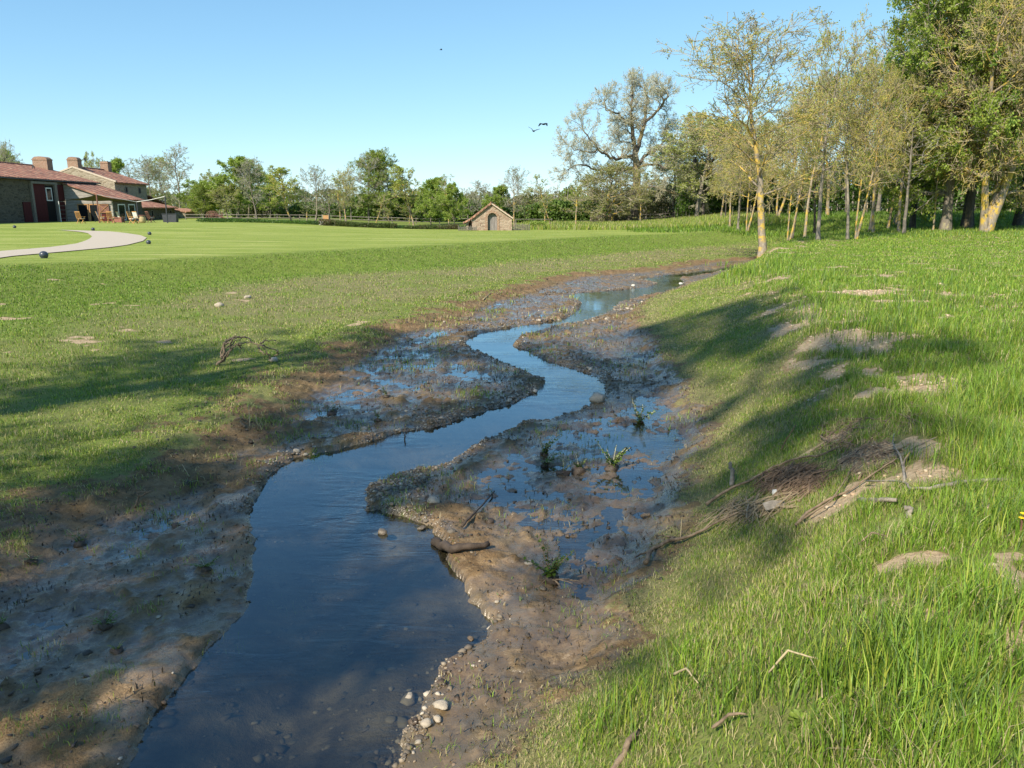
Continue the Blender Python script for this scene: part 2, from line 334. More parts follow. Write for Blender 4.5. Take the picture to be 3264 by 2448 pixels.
def m_tile(name, cols, axis=1):
    m, nt, b = mat(name); P = pos(nt)
    sc = (5.5, 2.6, 2.6) if axis == 0 else (2.6, 5.5, 2.6)
    Q = mapping(nt, P, sc)
    v = node(nt, "ShaderNodeTexVoronoi"); nt.links.new(Q, v.inputs['Vector']); v.inputs['Scale'].default_value = 1.; v.inputs['Randomness'].default_value = .75
    sepa = node(nt, "ShaderNodeSeparateColor"); nt.links.new(v.outputs['Color'], sepa.inputs[0])
    c = ramp(nt, sepa.outputs[0], [(i / (len(cols) - 1), q) for i, q in enumerate(cols)]).outputs[0]
    n = noise(nt, .9, 5, .7, P)
    c = mixc(nt, ramp(nt, n.outputs[0], [(.45, (0, 0, 0)), (.72, (.8, .8, .8))]).outputs[0], c, (.085, .05, .036))
    c = mixc(nt, ramp(nt, noise(nt, 5, 5, .7, P).outputs[0], [(.62, (0, 0, 0)), (.7, (.8, .8, .8))]).outputs[0], c, (.40, .33, .24))
    nt.links.new(c, b.inputs['Base Color']); b.inputs['Roughness'].default_value = .9
    w = node(nt, "ShaderNodeTexWave", bands_direction='Y' if axis else 'X', inp={'Scale': .85, 'Distortion': .4}); nt.links.new(P, w.inputs['Vector'])
    bump(nt, mth(nt, 'ADD', w.outputs['Fac'], mth(nt, 'MULTIPLY', sepa.outputs[0], .4)), .9, .08, b); return m

def m_boards(name, cols, rows=5.2, axis='Z'):
    m, nt, b = mat(name); P = pos(nt)
    w = node(nt, "ShaderNodeTexWave", wave_profile='SAW', bands_direction=axis, inp={'Scale': rows / 6.283, 'Distortion': .5, 'Detail': 1}); nt.links.new(P, w.inputs['Vector'])
    n = noise(nt, 3.2, 5, .7, mapping(nt, P, (.6, .6, 7) if axis == 'Z' else (7, 7, .5)))
    c = ramp(nt, n.outputs[0], [(.32, cols[0]), (.5, cols[1]), (.68, cols[2])]).outputs[0]
    f = ramp(nt, w.outputs['Fac'], [(0, (1, 1, 1)), (.12, (0, 0, 0))]).outputs[0]
    c = mixc(nt, mth(nt, 'MULTIPLY', f, .8), c, tuple(v * .25 for v in cols[0])); nt.links.new(c, b.inputs['Base Color'])
    b.inputs['Roughness'].default_value = .85; b.inputs['Specular IOR Level'].default_value = .2
    bump(nt, w.outputs['Fac'], .8, .03, b); return m

M = {}
M['ground'] = m_ground(); M['water'] = m_water()
M['grass'] = m_leaf('grass', .30, .5); M['leaf'] = m_leaf('leaf', .48, .5)
LICH = (.50, .36, .10)
M['bark_lichen'] = m_bark('bark_lichen', (.30, .25, .19), (.52, .36, .07), .47, 1.7)
M['bark_spot'] = m_bark('bark_spotted', (.27, .235, .19), LICH, .12, 3.)
M['bark_grey'] = m_bark('bark_grey', (.20, .175, .145), (.32, .29, .17), .25)
M['bark_oak'] = m_bark('bark_oak', (.135, .115, .095), (.24, .19, .09), .45, .8)
M['bark_dark'] = m_bark('bark_dark', (.085, .075, .066), (.17, .15, .10), .2)
M['twig_lichen'] = m_bark('twig_lichen', (.38, .32, .21), (.54, .43, .12), .45, 1.2)
M['twig_grey'] = m_bark('twig_grey', (.36, .33, .29))
M['twig_brown'] = m_bark('twig_brown', (.44, .39, .30))
M['twig_oak'] = m_bark('twig_oak', (.52, .49, .36))
M['stone_lit'] = m_stone('field_stone_lit', [(.24, .19, .13), (.42, .35, .25), (.55, .48, .37), (.33, .27, .19)], (.42, .36, .26))  # sunlit copy of the farm's field stone
M['stone_shaded'] = m_stone('field_stone_shaded', [(.075, .065, .05), (.14, .12, .095), (.20, .175, .135), (.10, .085, .065)], (.15, .13, .10))  # same field stone, shade of the unlit walls put into its colour
M['stone_hut'] = m_stone('hut_stone', [(.24, .16, .12), (.44, .33, .24), (.56, .46, .35), (.33, .22, .17)], (.42, .34, .26), 4.2)
M['roof'] = m_tile('roof_tiles', [(.27, .115, .075), (.35, .165, .11), (.20, .09, .065), (.44, .27, .18)])
M['roof_x'] = m_tile('roof_tiles_orange', [(.38, .19, .12), (.46, .25, .16), (.30, .15, .10)], 0)
M['brick'] = m_stone('chimney_brick', [(.33, .19, .125), (.44, .28, .19), (.38, .23, .16)], (.40, .31, .23), 6.)
M['boards'] = m_boards('weathered_boards', [(.20, .18, .155), (.36, .33, .29), (.50, .47, .42)], 5.)
M['red_boards'] = m_boards('red_boards', [(.055, .014, .015), (.085, .02, .02), (.11, .03, .028)], 6., 'Y')
M['door_grey'] = m_boards('grey_planks', [(.15, .135, .125), (.24, .22, .21), (.30, .28, .27)], 7., 'X')
M['teak'] = simple('teak_wood', (.50, .27, .10), .6, .2, 8, .2, .004)
M['frame_wood'] = simple('orange_wood_frame', (.45, .25, .11), .6)
M['shutter'] = simple('shutter_wood', (.20, .10, .075), .8)
M['white'] = simple('white_paint', (.70, .70, .68), .6, .06)
M['cloth'] = simple('pale_cloth', (.62, .63, .62), .9, .08)
M['cloth_grey'] = simple('blue_grey_cloth', (.30, .36, .42), .9, .1)
M['sail'] = simple('dark_sail_cloth', (.075, .065, .05), .9, .1)
M['iron'] = simple('dark_metal', (.05, .055, .065), .5, .2)
M['dome'] = simple('dark_ball_lamp', (.045, .055, .075), .35, .25, 4, .1, .003, .5)
m_, nt_, b_ = mat('dark_glass'); b_.inputs['Base Color'].default_value = (.015, .018, .02, 1); b_.inputs['Roughness'].default_value = .08; M['glass'] = m_
M['inside'] = simple('interior_shade', (.012, .011, .010), .95)  # near-black colour stands in for the shade inside openings
M['verge'] = simple('pale_mortar', (.55, .46, .35), .9, .15)
M['oldwood'] = simple('weathered_fence_wood', (.20, .18, .15), .9, .25, 5)
M['postwood'] = simple('pale_post_wood', (.42, .34, .22), .9, .2, 5)
M['stick_brown'] = simple('brown_twigs', (.175, .12, .08), .9, .6, 14, .8, .006)
M['stick_pale'] = simple('pale_stick', (.28, .22, .14), .85, .35, 5, .4, .004)
M['stick'] = simple('dry_stick', (.21, .155, .105), .85, .6, 14, .8, .006)
M['stick_grey'] = simple('grey_dry_wood', (.27, .235, .19), .85, .5, 14, .8, .006)
M['stick_dark'] = simple('muddy_wood', (.085, .062, .045), .7, .4, 8, .6, .01)
M['straw'] = simple('straw', (.40, .33, .20), .8, .2)
M['rock'] = simple('pale_rock', (.42, .36, .28), .85, .3, 9, .6, .015)
M['rock_wet'] = simple('wet_rock', (.15, .12, .085), .4, .35, 9, .6, .015, .5)
M['chalk'] = simple('white_stone', (.56, .54, .48), .8, .08)
M['path'] = simple('path_gravel', (.44, .385, .31), .95, .12, 25, .4, .01)
M['terracotta'] = simple('red_brown_wood', (.28, .12, .09), .8)
M['ochre'] = simple('ochre_pot', (.42, .33, .18), .9, .2)
M['bird'] = simple('black_feathers', (.012, .013, .017), .6, .2)
M['yellow'] = simple('yellow_petals', (.85, .62, .02), .6, .1)
M['wirem'] = simple('fence_wire', (.06, .065, .05), .6)
m_, nt_, b_ = mat('pebbles'); a_ = attr(nt_, 'tint'); nt_.links.new(a_.outputs['Color'], b_.inputs['Base Color']); b_.inputs['Roughness'].default_value = .75
bump(nt_, noise(nt_, 60, 3, .6, pos(nt_)).outputs[0], .5, .004, b_); M['pebble'] = m_
m_, nt_, b_ = mat('mud_clods'); a_ = attr(nt_, 'tint'); nt_.links.new(a_.outputs['Color'], b_.inputs['Base Color']); b_.inputs['Roughness'].default_value = .6
bump(nt_, noise(nt_, 40, 4, .7, pos(nt_)).outputs[0], .8, .01, b_); M['clod'] = m_

# ------------------------------------------------------------------ object helpers
def tag(o, label=None, cat=None, group=None, kind=None):
    if label: o['label'] = label
    if cat: o['category'] = cat
    if group: o['group'] = group
    if kind: o['kind'] = kind
    return o
def empty(name, loc, rz=0.):
    o = bpy.data.objects.new(name, None); COL.objects.link(o); o.location = loc; o.rotation_euler = (0, 0, rz); o.empty_display_size = .2
    return o
def link(name, me, mats, parent=None, loc=(0, 0, 0), smooth=False):
    for m in (mats if isinstance(mats, (list, tuple)) else [mats]): me.materials.append(m)
    o = bpy.data.objects.new(name, me); COL.objects.link(o); o.location = loc
    if parent: o.parent = parent
    if smooth: me.polygons.foreach_set('use_smooth', np.ones(len(me.polygons), bool))
    return o
def npmesh(name, V, F, tint=None, midx=None):
    """V (n,3); F: list of arrays (k,3) or (k,4)"""
    me = bpy.data.meshes.new(name); V = np.asarray(V, np.float32)
    F = [np.asarray(f, np.int32) for f in F if len(f)]
    nl = sum(f.size for f in F); npol = sum(len(f) for f in F)
    me.vertices.add(len(V)); me.vertices.foreach_set('co', V.ravel())
    me.loops.add(nl); me.loops.foreach_set('vertex_index', np.concatenate([f.ravel() for f in F]))
    tot = np.concatenate([np.full(len(f), f.shape[1], np.int32) for f in F])
    me.polygons.add(npol); me.polygons.foreach_set('loop_start', np.concatenate([[0], np.cumsum(tot)[:-1]]).astype(np.int32))
    me.polygons.foreach_set('loop_total', tot)
    if midx is not None: me.polygons.foreach_set('material_index', np.asarray(midx, np.int32))
    if tint is not None:
        a = me.attributes.new('tint', 'FLOAT_COLOR', 'POINT'); c = np.ones((len(V), 4), np.float32); c[:, :3] = tint; a.data.foreach_set('color', c.ravel())
    me.update(calc_edges=True); return me

class MB:
    def __init__(s): s.v = []; s.f = []
    def add(s, vs, fs):
        k = len(s.v); s.v += [tuple(map(float, v)) for v in vs]; s.f += [tuple(i + k for i in f) for f in fs]; return s
    def box(s, x0, x1, y0, y1, z0, z1):
        return s.add([(x0,y0,z0),(x1,y0,z0),(x1,y1,z0),(x0,y1,z0),(x0,y0,z1),(x1,y0,z1),(x1,y1,z1),(x0,y1,z1)],
                     [(0,3,2,1),(4,5,6,7),(0,1,5,4),(1,2,6,5),(2,3,7,6),(3,0,4,7)])
    def obox(s, c, ax, half):
        """box from centre, axes (3 vectors), half sizes"""
        c = np.array(c, float); A = [np.array(a, float) / np.linalg.norm(a) * h for a, h in zip(ax, half)]
        vs = [c + i * A[0] + j * A[1] + k * A[2] for k in (-1, 1) for (i, j) in ((-1,-1),(1,-1),(1,1),(-1,1))]
        return s.add(vs, [(0,3,2,1),(4,5,6,7),(0,1,5,4),(1,2,6,5),(2,3,7,6),(3,0,4,7)])
    def beam(s, a, b, w, h=None):
        a = np.array(a, float); b = np.array(b, float); d = b - a; L = np.linalg.norm(d); d /= L
        up = np.array([0, 0, 1.]) if abs(d[2]) < .95 else np.array([1., 0, 0])
        x = np.cross(d, up); x /= np.linalg.norm(x); z = np.cross(x, d)
        return s.obox((a + b) / 2, (x, d, z), (w / 2, L / 2, (h or w) / 2))
    def tube(s, pts, rad, n=7, cap=True):
        pts = [np.array(p, float) for p in pts]; k = len(s.v); m = len(pts)
        rad = rad if hasattr(rad, '__len__') else [rad] * m
        t0 = pts[1] - pts[0]; ref = np.array([0, 0, 1.]) if abs(t0[2]) < .9 * np.linalg.norm(t0) else np.array([1., 0, 0])
        for i, p in enumerate(pts):
            t = pts[min(i + 1, m - 1)] - pts[max(i - 1, 0)]; t /= np.linalg.norm(t) + 1e-9
            x = np.cross(t, ref); x /= np.linalg.norm(x) + 1e-9; y = np.cross(t, x)
            for j in range(n):
                a = 2 * math.pi * j / n; s.v.append(tuple(p + rad[i] * (math.cos(a) * x + math.sin(a) * y)))
        for i in range(m - 1):
            for j in range(n):
                s.f.append((k + i * n + j, k + i * n + (j + 1) % n, k + (i + 1) * n + (j + 1) % n, k + (i + 1) * n + j))
        if cap: s.f.append(tuple(k + j for j in range(n))[::-1]); s.f.append(tuple(k + (m - 1) * n + j for j in range(n)))
        return s
    def prism(s, poly, d0, d1, axis='Y'):
        """polygon in the plane across the axis, extruded from d0 to d1"""
        def mk(p, d): return (p[0], d, p[1]) if axis == 'Y' else (d, p[0], p[1])
        n = len(poly); vs = [mk(p, d0) for p in poly] + [mk(p, d1) for p in poly]
        fs = [tuple(range(n)), tuple(range(2 * n - 1, n - 1, -1))] + [(i, i + n, (i + 1) % n + n, (i + 1) % n) for i in range(n)]
        return s.add(vs, fs)
    def lathe(s, prof, c=(0, 0, 0), n=16):
        k = len(s.v)
        for (r, z) in prof:
            for j in range(n):
                a = 2 * math.pi * j / n; s.v.append((c[0] + r * math.cos(a), c[1] + r * math.sin(a), c[2] + z))
        for i in range(len(prof) - 1):
            for j in range(n): s.f.append((k + i * n + j, k + i * n + (j + 1) % n, k + (i + 1) * n + (j + 1) % n, k + (i + 1) * n + j))
        return s
    def build(s, name, m, parent=None, smooth=False, loc=(0, 0, 0), fixn=True):
        me = bpy.data.meshes.new(name); me.from_pydata(s.v, [], s.f); me.update()
        if fixn:
            import bmesh
            bm = bmesh.new(); bm.from_mesh(me); bmesh.ops.recalc_face_normals(bm, faces=bm.faces); bm.to_mesh(me); bm.free()
        return link(name, me, m, parent, loc, smooth)

def copy_tree(o, parent=None):
    c = o.copy(); COL.objects.link(c)
    if parent: c.parent = parent
    for ch in list(o.children): copy_tree(ch, c)
    return c

# ------------------------------------------------------------------ ground sheet
def axis(lo, hi, f0, f1, d, g):
    a = list(np.arange(f0, f1, d)); x = f1; 
    while x < hi: a.append(x); x += max(d, g * abs(x - (f0 + f1) / 2))
    a.append(hi); b = []; x = f0 - d
    while x > lo: b.append(x); x -= max(d, g * abs(x - (f0 + f1) / 2))
    b.append(lo); return np.array(b[::-1] + a)
ys = []; y = -.5
while y < 90: ys.append(y); y += max(.026, .0052 * abs(y))
while y < 2500: ys.append(y); y *= 1.06
yb = []; y = -.6
while y > -80: yb.append(y); y -= max(.15, .08 * abs(y))
ys = np.array(yb[::-1] + ys)
xs = axis(-1800, 1800, -7.5, 5.5, .030, .0110)
GX, GY = np.meshgrid(xs, ys); GZ = height(GX, GY)
def zones(x, y, z):
    cl, bl, tl, tr, cr = valley(x, y); v = ss(y, 58, 66)
    nz = fbm(x, y, 1.7, 4, 61); nb = fbm(x, y, .55, 4, 67); nf = fbm(x, y, 6, 3, 71)
    gl = ss(tl - x + (nz - .5) * 2.2, -1.0, .45); gr = ss(x - tr + (nz - .5) * .9 + (nf - .5) * .5, -.3, .25)
    green = np.where(x < (tl + tr) / 2, gl * (.72 + .28 * ss(nz, .35, .55)), gr)
    berm = (x > bl) & (x < tl)
    dry = np.where(berm, (.42 + .5 * ss(nb, .30, .5)) * ss(tl - x, 0, 1.5) * ss(x - bl, -.5, 2.8) * (.45 + .55 * ss(y, 14, 24)), 0.)
    dry = np.where(x <= bl, .05 * ss(nb, .5, .7), dry)
    dry = np.where((x > tr) & (x < cr), .30 + .5 * ss(nb + (nz - .5) * .4, .38, .6), dry)
    dry = np.where(x >= cr, .05 + .55 * ss(nb * .5 + nz * .5, .48, .64), dry)
    mown = ss(cl - x + (nz - .5) * 2, -1.2, 2.8) * (1 - ss(x, -4, 14) * ss(y, 86, 92)); mown = np.maximum(mown, ss(y, 62, 70) * (1 - ss(x, 2, 16)))
    mown = mown * (1 - ss(y, 84, 92) * ss(x, -45, -30))
    # bare soil scars
    soil = np.zeros_like(x)
    for (bx, by, br, ba) in HOLLOWS: soil = np.maximum(soil, np.exp(-((x - bx) ** 2 + (y - by) ** 2) / (br * .95) ** 2) * ss(ba, 0, .08))
    crest = np.exp(-((x - cr) / (.10 * y + .5)) ** 2) * ss(y, 2, 6) * (1 - ss(y, 24, 34))
    soil = np.maximum(soil * 1.5 * ss(nz, .3, .5), ss(nz * .7 + nb * .3 + crest * .07 + .03 * ss(x - cr, 0, 2) * (1 - ss(y, 26, 34)), .635, .70) * (x > tr))
    soil = np.where((x > tr) & (x < cr) & (y > 7), np.maximum(soil * ss((x - tr) / (cr - tr), .5, .8), 0), soil)
    for (bx, by, br, ba) in HOLLOWS: soil = np.maximum(soil, 1.3 * np.exp(-((x - bx) ** 2 + (y - by) ** 2) / (br * .8) ** 2) * ss(ba, 0, .08) * ss(nz * .5 + nf * .5, .42, .55))
    soil = np.maximum(soil, ss(nz * .6 + nb * .4 + .10 * np.exp(-((x - bl) / 1.2) ** 2) * (y < 24), .65, .72) * (x < tl) * (x > cl) * (y < 26) * .8)
    soil = np.clip(soil, 0, 1) * (1 - mown)
    green = np.clip(green * (1 - soil), 0, 1)
    green = lerp(green, 1., v); dry = lerp(dry, .1, v)
    low = ss(WZ + .055 - z, -.01, .04); m = (x > tl - .2) & (x < tr + .3) & (y < 64)
    rt = ss(x - (tr - 2.4), 0, 1.2) * ss(tr + .25 - x, 0, .3) * ss(22 - y, 0, 6)
    lf = ss(xi(TL, y) + 3.2 - x, -1, 1) * ss(8.3 - y, 0, 1.5) * .5
    flat_ = ss(x - tl, .8, 2.) * ss(tr - x, -.1, .4) * ss(nz * .55 + nf * .45, .47, .56) * .85
    wet = np.where(m, np.clip(np.maximum(np.maximum(np.maximum(low, rt * .95 * ss(nf * .5 + nz * .5, .34, .5)), lf * ss(nz, .35, .5)), flat_) , 0, 1), 0) * (1 - soil)
    dry = np.where(x < (tl + tr) / 2, np.maximum(dry, .7 * (1 - ss(tl - x, -.6, 1.0))), np.maximum(dry, .95 * (1 - ss(x - tr, -.1, .9))))
    gravel = np.zeros_like(x)
    for (bx, by, br, ba, sx) in BLOBS:
        if ba > .034: gravel = np.maximum(gravel, np.exp(-((x - bx) ** 2 + (y - by) ** 2) / (br * .8) ** 2))
    gravel = np.where(m, ss(gravel + (nf - .5) * .8, .35, .8) * ss(z - WZ, 0.0, .03), 0) * (y < 9)
    bed = np.where(m, ss(WZ - z, .01, .03), 0); wet = wet * (1 - ss(green, .2, .5)) * (1 - bed * .9)
    return green, dry, mown, soil, wet, gravel, bed
fx, fy, fz = GX.ravel(), GY.ravel(), GZ.ravel()
Z = zones(fx, fy, fz)
ny, nx = GX.shape; idx = np.arange(nx * ny).reshape(ny, nx)
F = np.stack([idx[:-1, :-1], idx[:-1, 1:], idx[1:, 1:], idx[1:, :-1]], -1).reshape(-1, 4)
gm = npmesh("ground", np.stack([fx, fy, fz], 1), [F])
for nm, a in zip(("green", "dry", "mown", "soil", "wet", "gravel", "bed"), Z):
    at_ = gm.attributes.new(nm, 'FLOAT', 'POINT'); at_.data.foreach_set('value', a.astype(np.float32))
go = link("ground", gm, M['ground'], smooth=True); tag(go, kind='structure')

# water: one level sheet over the valley floor, it stands in the channel and wherever the mud dips below it
wx = np.linspace(-13, 30, 60); wy = np.linspace(-8, 66, 90)
WX, WY = np.meshgrid(wx, wy); ii = np.arange(WX.size).reshape(WX.shape)
wf = np.stack([ii[:-1, :-1], ii[:-1, 1:], ii[1:, 1:], ii[1:, :-1]], -1).reshape(-1, 4)
wo = link("water", npmesh("water", np.stack([WX.ravel(), WY.ravel(), np.full(WX.size, WZ)], 1), [wf]), M['water']); tag(wo, kind='structure')

# ------------------------------------------------------------------ trees
def tubes(lines, sides=5):
    """lines: list of (pts (n,3), radii (n,)); returns V, F (quads), grouped by length so it stays quick"""
    by = {}
    for p, r in lines: by.setdefault(len(p), []).append((p, r))
    Vs, Fs, off = [], [], 0
    for n, g in by.items():
        Pn = np.array([q[0] for q in g], float); Rn = np.array([q[1] for q in g], float)   # K,n,3 / K,n
        T = np.gradient(Pn, axis=1); T /= np.linalg.norm(T, axis=2, keepdims=True) + 1e-9
        ref = np.where(np.abs(T[:, :1, 2:3]) > .8, np.array([1., 0, 0]), np.array([0, 0, 1.]))
        X = np.cross(T, np.broadcast_to(ref, T.shape)); X /= np.linalg.norm(X, axis=2, keepdims=True) + 1e-9
        Y = np.cross(T, X); a = np.arange(sides) * 2 * math.pi / sides
        ring = Pn[:, :, None] + Rn[:, :, None, None] * (np.cos(a)[None, None, :, None] * X[:, :, None] + np.sin(a)[None, None, :, None] * Y[:, :, None])
        K = len(g); Vs.append(ring.reshape(-1, 3)); base = off + np.arange(K)[:, None, None] * n * sides
        i = np.arange(n - 1)[None, :, None] * sides; j = np.arange(sides)[None, None, :]; j2 = (j + 1) % sides
        f = np.stack([base + i + j, base + i + j2, base + i + sides + j2, base + i + sides + j], -1).reshape(-1, 4)
        Fs.append(f); off += K * n * sides
    return np.concatenate(Vs), np.concatenate(Fs)

def nrmz(v): return v / (np.linalg.norm(v) + 1e-9)
class Grower:
    def __init__(s, seed): s.r = np.random.default_rng(seed); s.big = []; s.fine = []; s.tips = []
    def path(s, p, d, L, n, wob, up):
        pts = [p]; d = nrmz(np.array(d, float)); st = L / (n - 1)
        for i in range(n - 1):
            d = nrmz(d + s.r.normal(0, wob, 3) + np.array([0, 0, up])); pts.append(pts[-1] + d * st)
        return np.array(pts), d
    def branch(s, p, d, L, rad, lev, P):
        n = max(4, min(9, int(4 + L * 1.2))) if lev < P['levels'] else 3
        pts, _ = s.path(p, d, L, n, P['wob'], P['up'][min(lev, len(P['up']) - 1)])
        rr = np.linspace(rad, max(rad * .25, P['rmin']), n)
        (s.big if lev <= 1 else s.fine).append((pts, rr))
        if lev >= P['levels']: s.tips.append(pts); return
        k = max(2, int(P['n'][lev] * (.6 + .4 * L / P['Lref'][lev])))
        for i in range(k):
            t = s.r.uniform(P['t0'][lev], 1.) if i else 1.
            q = t * (n - 1); a = min(int(q), n - 2); b = pts[a] + (pts[a + 1] - pts[a]) * (q - a)
            dd = nrmz(pts[a + 1] - pts[a]); side = nrmz(np.cross(dd, s.r.normal(0, 1, 3)))
            ang = math.radians(s.r.uniform(*P['ang'][lev])) * (1 if i else .3)
            nd = dd * math.cos(ang) + side * math.sin(ang)
            cl = L * s.r.uniform(*P['ratio'][lev]) * (1.15 - .55 * t)
            s.branch(b, nd, cl, max(rr[a] * P['rk'], P['rmin']), lev + 1, P)

DEF = dict(levels=3, wob=.13, up=[.05, .05, .05, .04], rmin=.012, n=[9, 7, 5], t0=[.25, .2, .15], ang=[(30, 60), (30, 65), (30, 70)], ratio=[(.35, .6), (.35, .6), (.35, .6)], Lref=[4, 2, 1], rk=.55)
def tree_mesh(kind, seed, H=10., Rc=3., r0=.14, clear=.3, stems=1, spread=0., limbs=16, leaf=None, lean=0., profile='oval', twmat='twig_grey', bark='bark_grey', kink=.05, P=None, up_limb=.35, fork=None):
    """returns (trunk mesh, crown mesh). leaf = (count, size, colours)"""
    Q = dict(DEF); Q.update(P or {}); g = Grower(seed); rg = g.r; trunks = []
    for si in range(stems):
        a = rg.uniform(0, 6.28) if spread == 0 else (math.pi * si + rg.uniform(-.3, .3))
        d0 = np.array([math.cos(a) * spread + lean, math.sin(a) * spread * .4, 1.])
        n = 14; pts = [np.array([0, 0, -.25])]; d = nrmz(d0); Hs = H * (1 if si == 0 else rg.uniform(.8, .97)); 
        for i in range(n - 1):
            d = nrmz(d + rg.normal(0, kink, 3) * np.array([1, 1, .3]) + np.array([0, 0, .10 if spread or lean else .03])); pts.append(pts[-1] + d * (Hs + .25) * .93 / (n - 1))
        pts = np.array(pts); t = np.linspace(0, 1, n)
        rr = r0 * ((1 - t) ** .75 * .93 + .07) * (1 if si == 0 else .8); rr[0] *= 1.45; rr[1] *= 1.05
        g.big.append((pts, np.maximum(rr, Q['rmin']))); trunks.append((pts, rr, Hs))
        for k in range(limbs):
            f = clear + (1 - clear) * ((k + rg.uniform(0, 1)) / limbs) ** .9; q = min(f, .985) * (n - 1); a_ = min(int(q), n - 2); b = pts[a_] + (pts[a_ + 1] - pts[a_]) * (q - a_)
            u = (f - clear) / (1 - clear + 1e-6)
            prof = {'oval': math.sin(math.pi * min(1, .18 + .74 * u)) ** .8, 'top': .45 + .55 * math.sin(math.pi * min(1, .15 + .6 * u)), 'cone': 1.05 - .85 * u, 'column': .75 + .2 * math.sin(3 * u), 'fan': .5 + .5 * u}[profile]
            L = Rc * max(prof, .22) * rg.uniform(.75, 1.12); az = k * 2.4 + rg.uniform(-.5, .5)
            el = up_limb + .75 * u + rg.uniform(-.15, .15); dd = np.array([math.cos(az) * math.cos(el), math.sin(az) * math.cos(el), math.sin(el)])
            g.branch(b, dd, L * 1.1, max(rr[a_] * .5, Q['rmin'] * 1.3), 1, Q)
    bv, bf = tubes(g.big, 7 if H > 8 else 6); fv, ff = tubes(g.fine, 3)
    cols = None; LV = np.zeros((0, 3)); LF = np.zeros((0, 4), int); tint = np.full((len(fv), 3), .2)
    if leaf:
        cnt, size, pal = leaf[:3]; low = leaf[3] if len(leaf) > 3 else 0.
        tips = np.array([q for q in g.tips]); 
        k = rg.integers(0, len(tips), cnt); t = rg.uniform(.1, 1.1, cnt)[:, None]
        c = tips[k, 0] * (1 - t) + tips[k, -1] * t + rg.normal(0, size * 1.3, (cnt, 3))
        if low: 
            keep = rg.uniform(0, 1, cnt) < np.where(c[:, 2] / H < .75, 1, low); c = c[keep]; k = k[keep]; cnt = len(c)
        a = rg.normal(0, 1, (cnt, 3)); a /= np.linalg.norm(a, axis=1, keepdims=True); b = np.cross(a, rg.normal(0, 1, (cnt, 3))); b /= np.linalg.norm(b, axis=1, keepdims=True)
        s_ = size * rg.uniform(.6, 1.35, (cnt, 1)); w_ = s_ * .62
        LV = np.stack([c - a * s_, c + b * w_, c + a * s_, c - b * w_], 1).reshape(-1, 3); LF = np.arange(cnt * 4).reshape(-1, 4) + len(fv)
        pal = np.array(pal); clump = fbm(c[:, 0] + seed, c[:, 1] + c[:, 2] * .9, .8, 2, seed)
        ci = np.clip(((clump - .25) * 2 * len(pal) * .6 + rg.uniform(0, 1, cnt) * len(pal) * .55).astype(int), 0, len(pal) - 1)
        tint = np.concatenate([tint, np.repeat(pal[ci] * rg.uniform(.8, 1.2, (cnt, 1)), 4, 0)])
    # a slight random trunk base flare keeps them from looking turned
    tm = npmesh(kind + "_trunk", bv, [bf]); tm.polygons.foreach_set('use_smooth', np.ones(len(bf), bool)); tm.materials.append(M[bark])
    cm = npmesh(kind + "_crown", np.concatenate([fv, LV]), [ff, LF], tint, np.concatenate([np.zeros(len(ff)), np.ones(len(LF))]))
    cm.materials.append(M[twmat]); cm.materials.append(M['leaf']); return tm, cm
def put_tree(name, meshes, x, y, s=(1, 1, 1), rz=0., label='', group=None, cat='tree', z=None, bark=None):
    e = empty(name, (x, y, G(x, y) if z is None else z), rz); e.scale = s
    for nm, me in zip(('trunk', 'crown'), meshes):
        o = bpy.data.objects.new(nm, me); COL.objects.link(o); o.parent = e
        if nm == 'trunk' and bark:
            o.material_slots[0].link = 'OBJECT'; o.material_slots[0].material = M[bark]
    tag(e, label, cat, group); return e

SPRING = [(.38, .39, .11), (.42, .47, .10), (.48, .52, .16), (.34, .42, .08)]
PALE = [(.34, .37, .17), (.40, .44, .20), (.30, .36, .13), (.44, .45, .27)]
BRIGHT = [(.22, .31, .06), (.29, .39, .07), (.36, .46, .10), (.25, .35, .07)]
DARK = [(.18, .24, .045), (.24, .32, .05), (.30, .39, .06), (.36, .44, .09)]
OLIVE = [(.34, .35, .06), (.42, .41, .07), (.48, .44, .09), (.30, .38, .06)]
PL = dict(rmin=.014, levels=4, n=[9, 8, 6, 4], t0=[.2, .15, .15, .1], ang=[(30, 60), (25, 60), (30, 70), (30, 80)], ratio=[(.4, .6), (.45, .75), (.45, .7), (.4, .7)], Lref=[4, 3, 1.5, .7], wob=.17, up=[.06, .05, .03, .02])
PF = dict(PL, rmin=.018, n=[8, 7, 5, 3])
T = {}
T['willow'] = tree_mesh('willow', 33, 8., 3.6, .30, .12, limbs=26, leaf=(22000, .07, [(.30, .31, .10), (.36, .36, .12), (.28, .32, .09), (.40, .39, .16)]), twmat='twig_brown', bark='bark_lichen', kink=.08, P=PF, up_limb=.1, lean=-.15)
T['lead'] = tree_mesh('lead', 4, 14.2, 3.7, .21, .33, limbs=20, leaf=(9000, .045, SPRING + [(.17, .13, .07)]), twmat='twig_lichen', bark='bark_lichen', kink=.045, P=dict(PL, rk=.5, n=[9, 7, 6, 4]), up_limb=.5, profile='top')
for i, sd_ in enumerate((11, 12, 13)):
    T['lich%d' % i] = tree_mesh('lichen', sd_, 11.5, 3.3, .17, .36, limbs=13, stems=2 if i == 1 else 1, spread=.25 if i == 1 else 0, leaf=(5500, .055, OLIVE + SPRING), twmat='twig_lichen', bark='bark_lichen', kink=.07, P=PL if i != 1 else PF, up_limb=.1)
T['vee'] = tree_mesh('vee', 21, 17., 4.6, .42, .18, stems=3, spread=.30, limbs=18, leaf=(16000, .075, OLIVE + DARK), twmat='twig_lichen', bark='bark_lichen', kink=.06, P=dict(PF, n=[8, 8, 6, 4]), up_limb=.15)
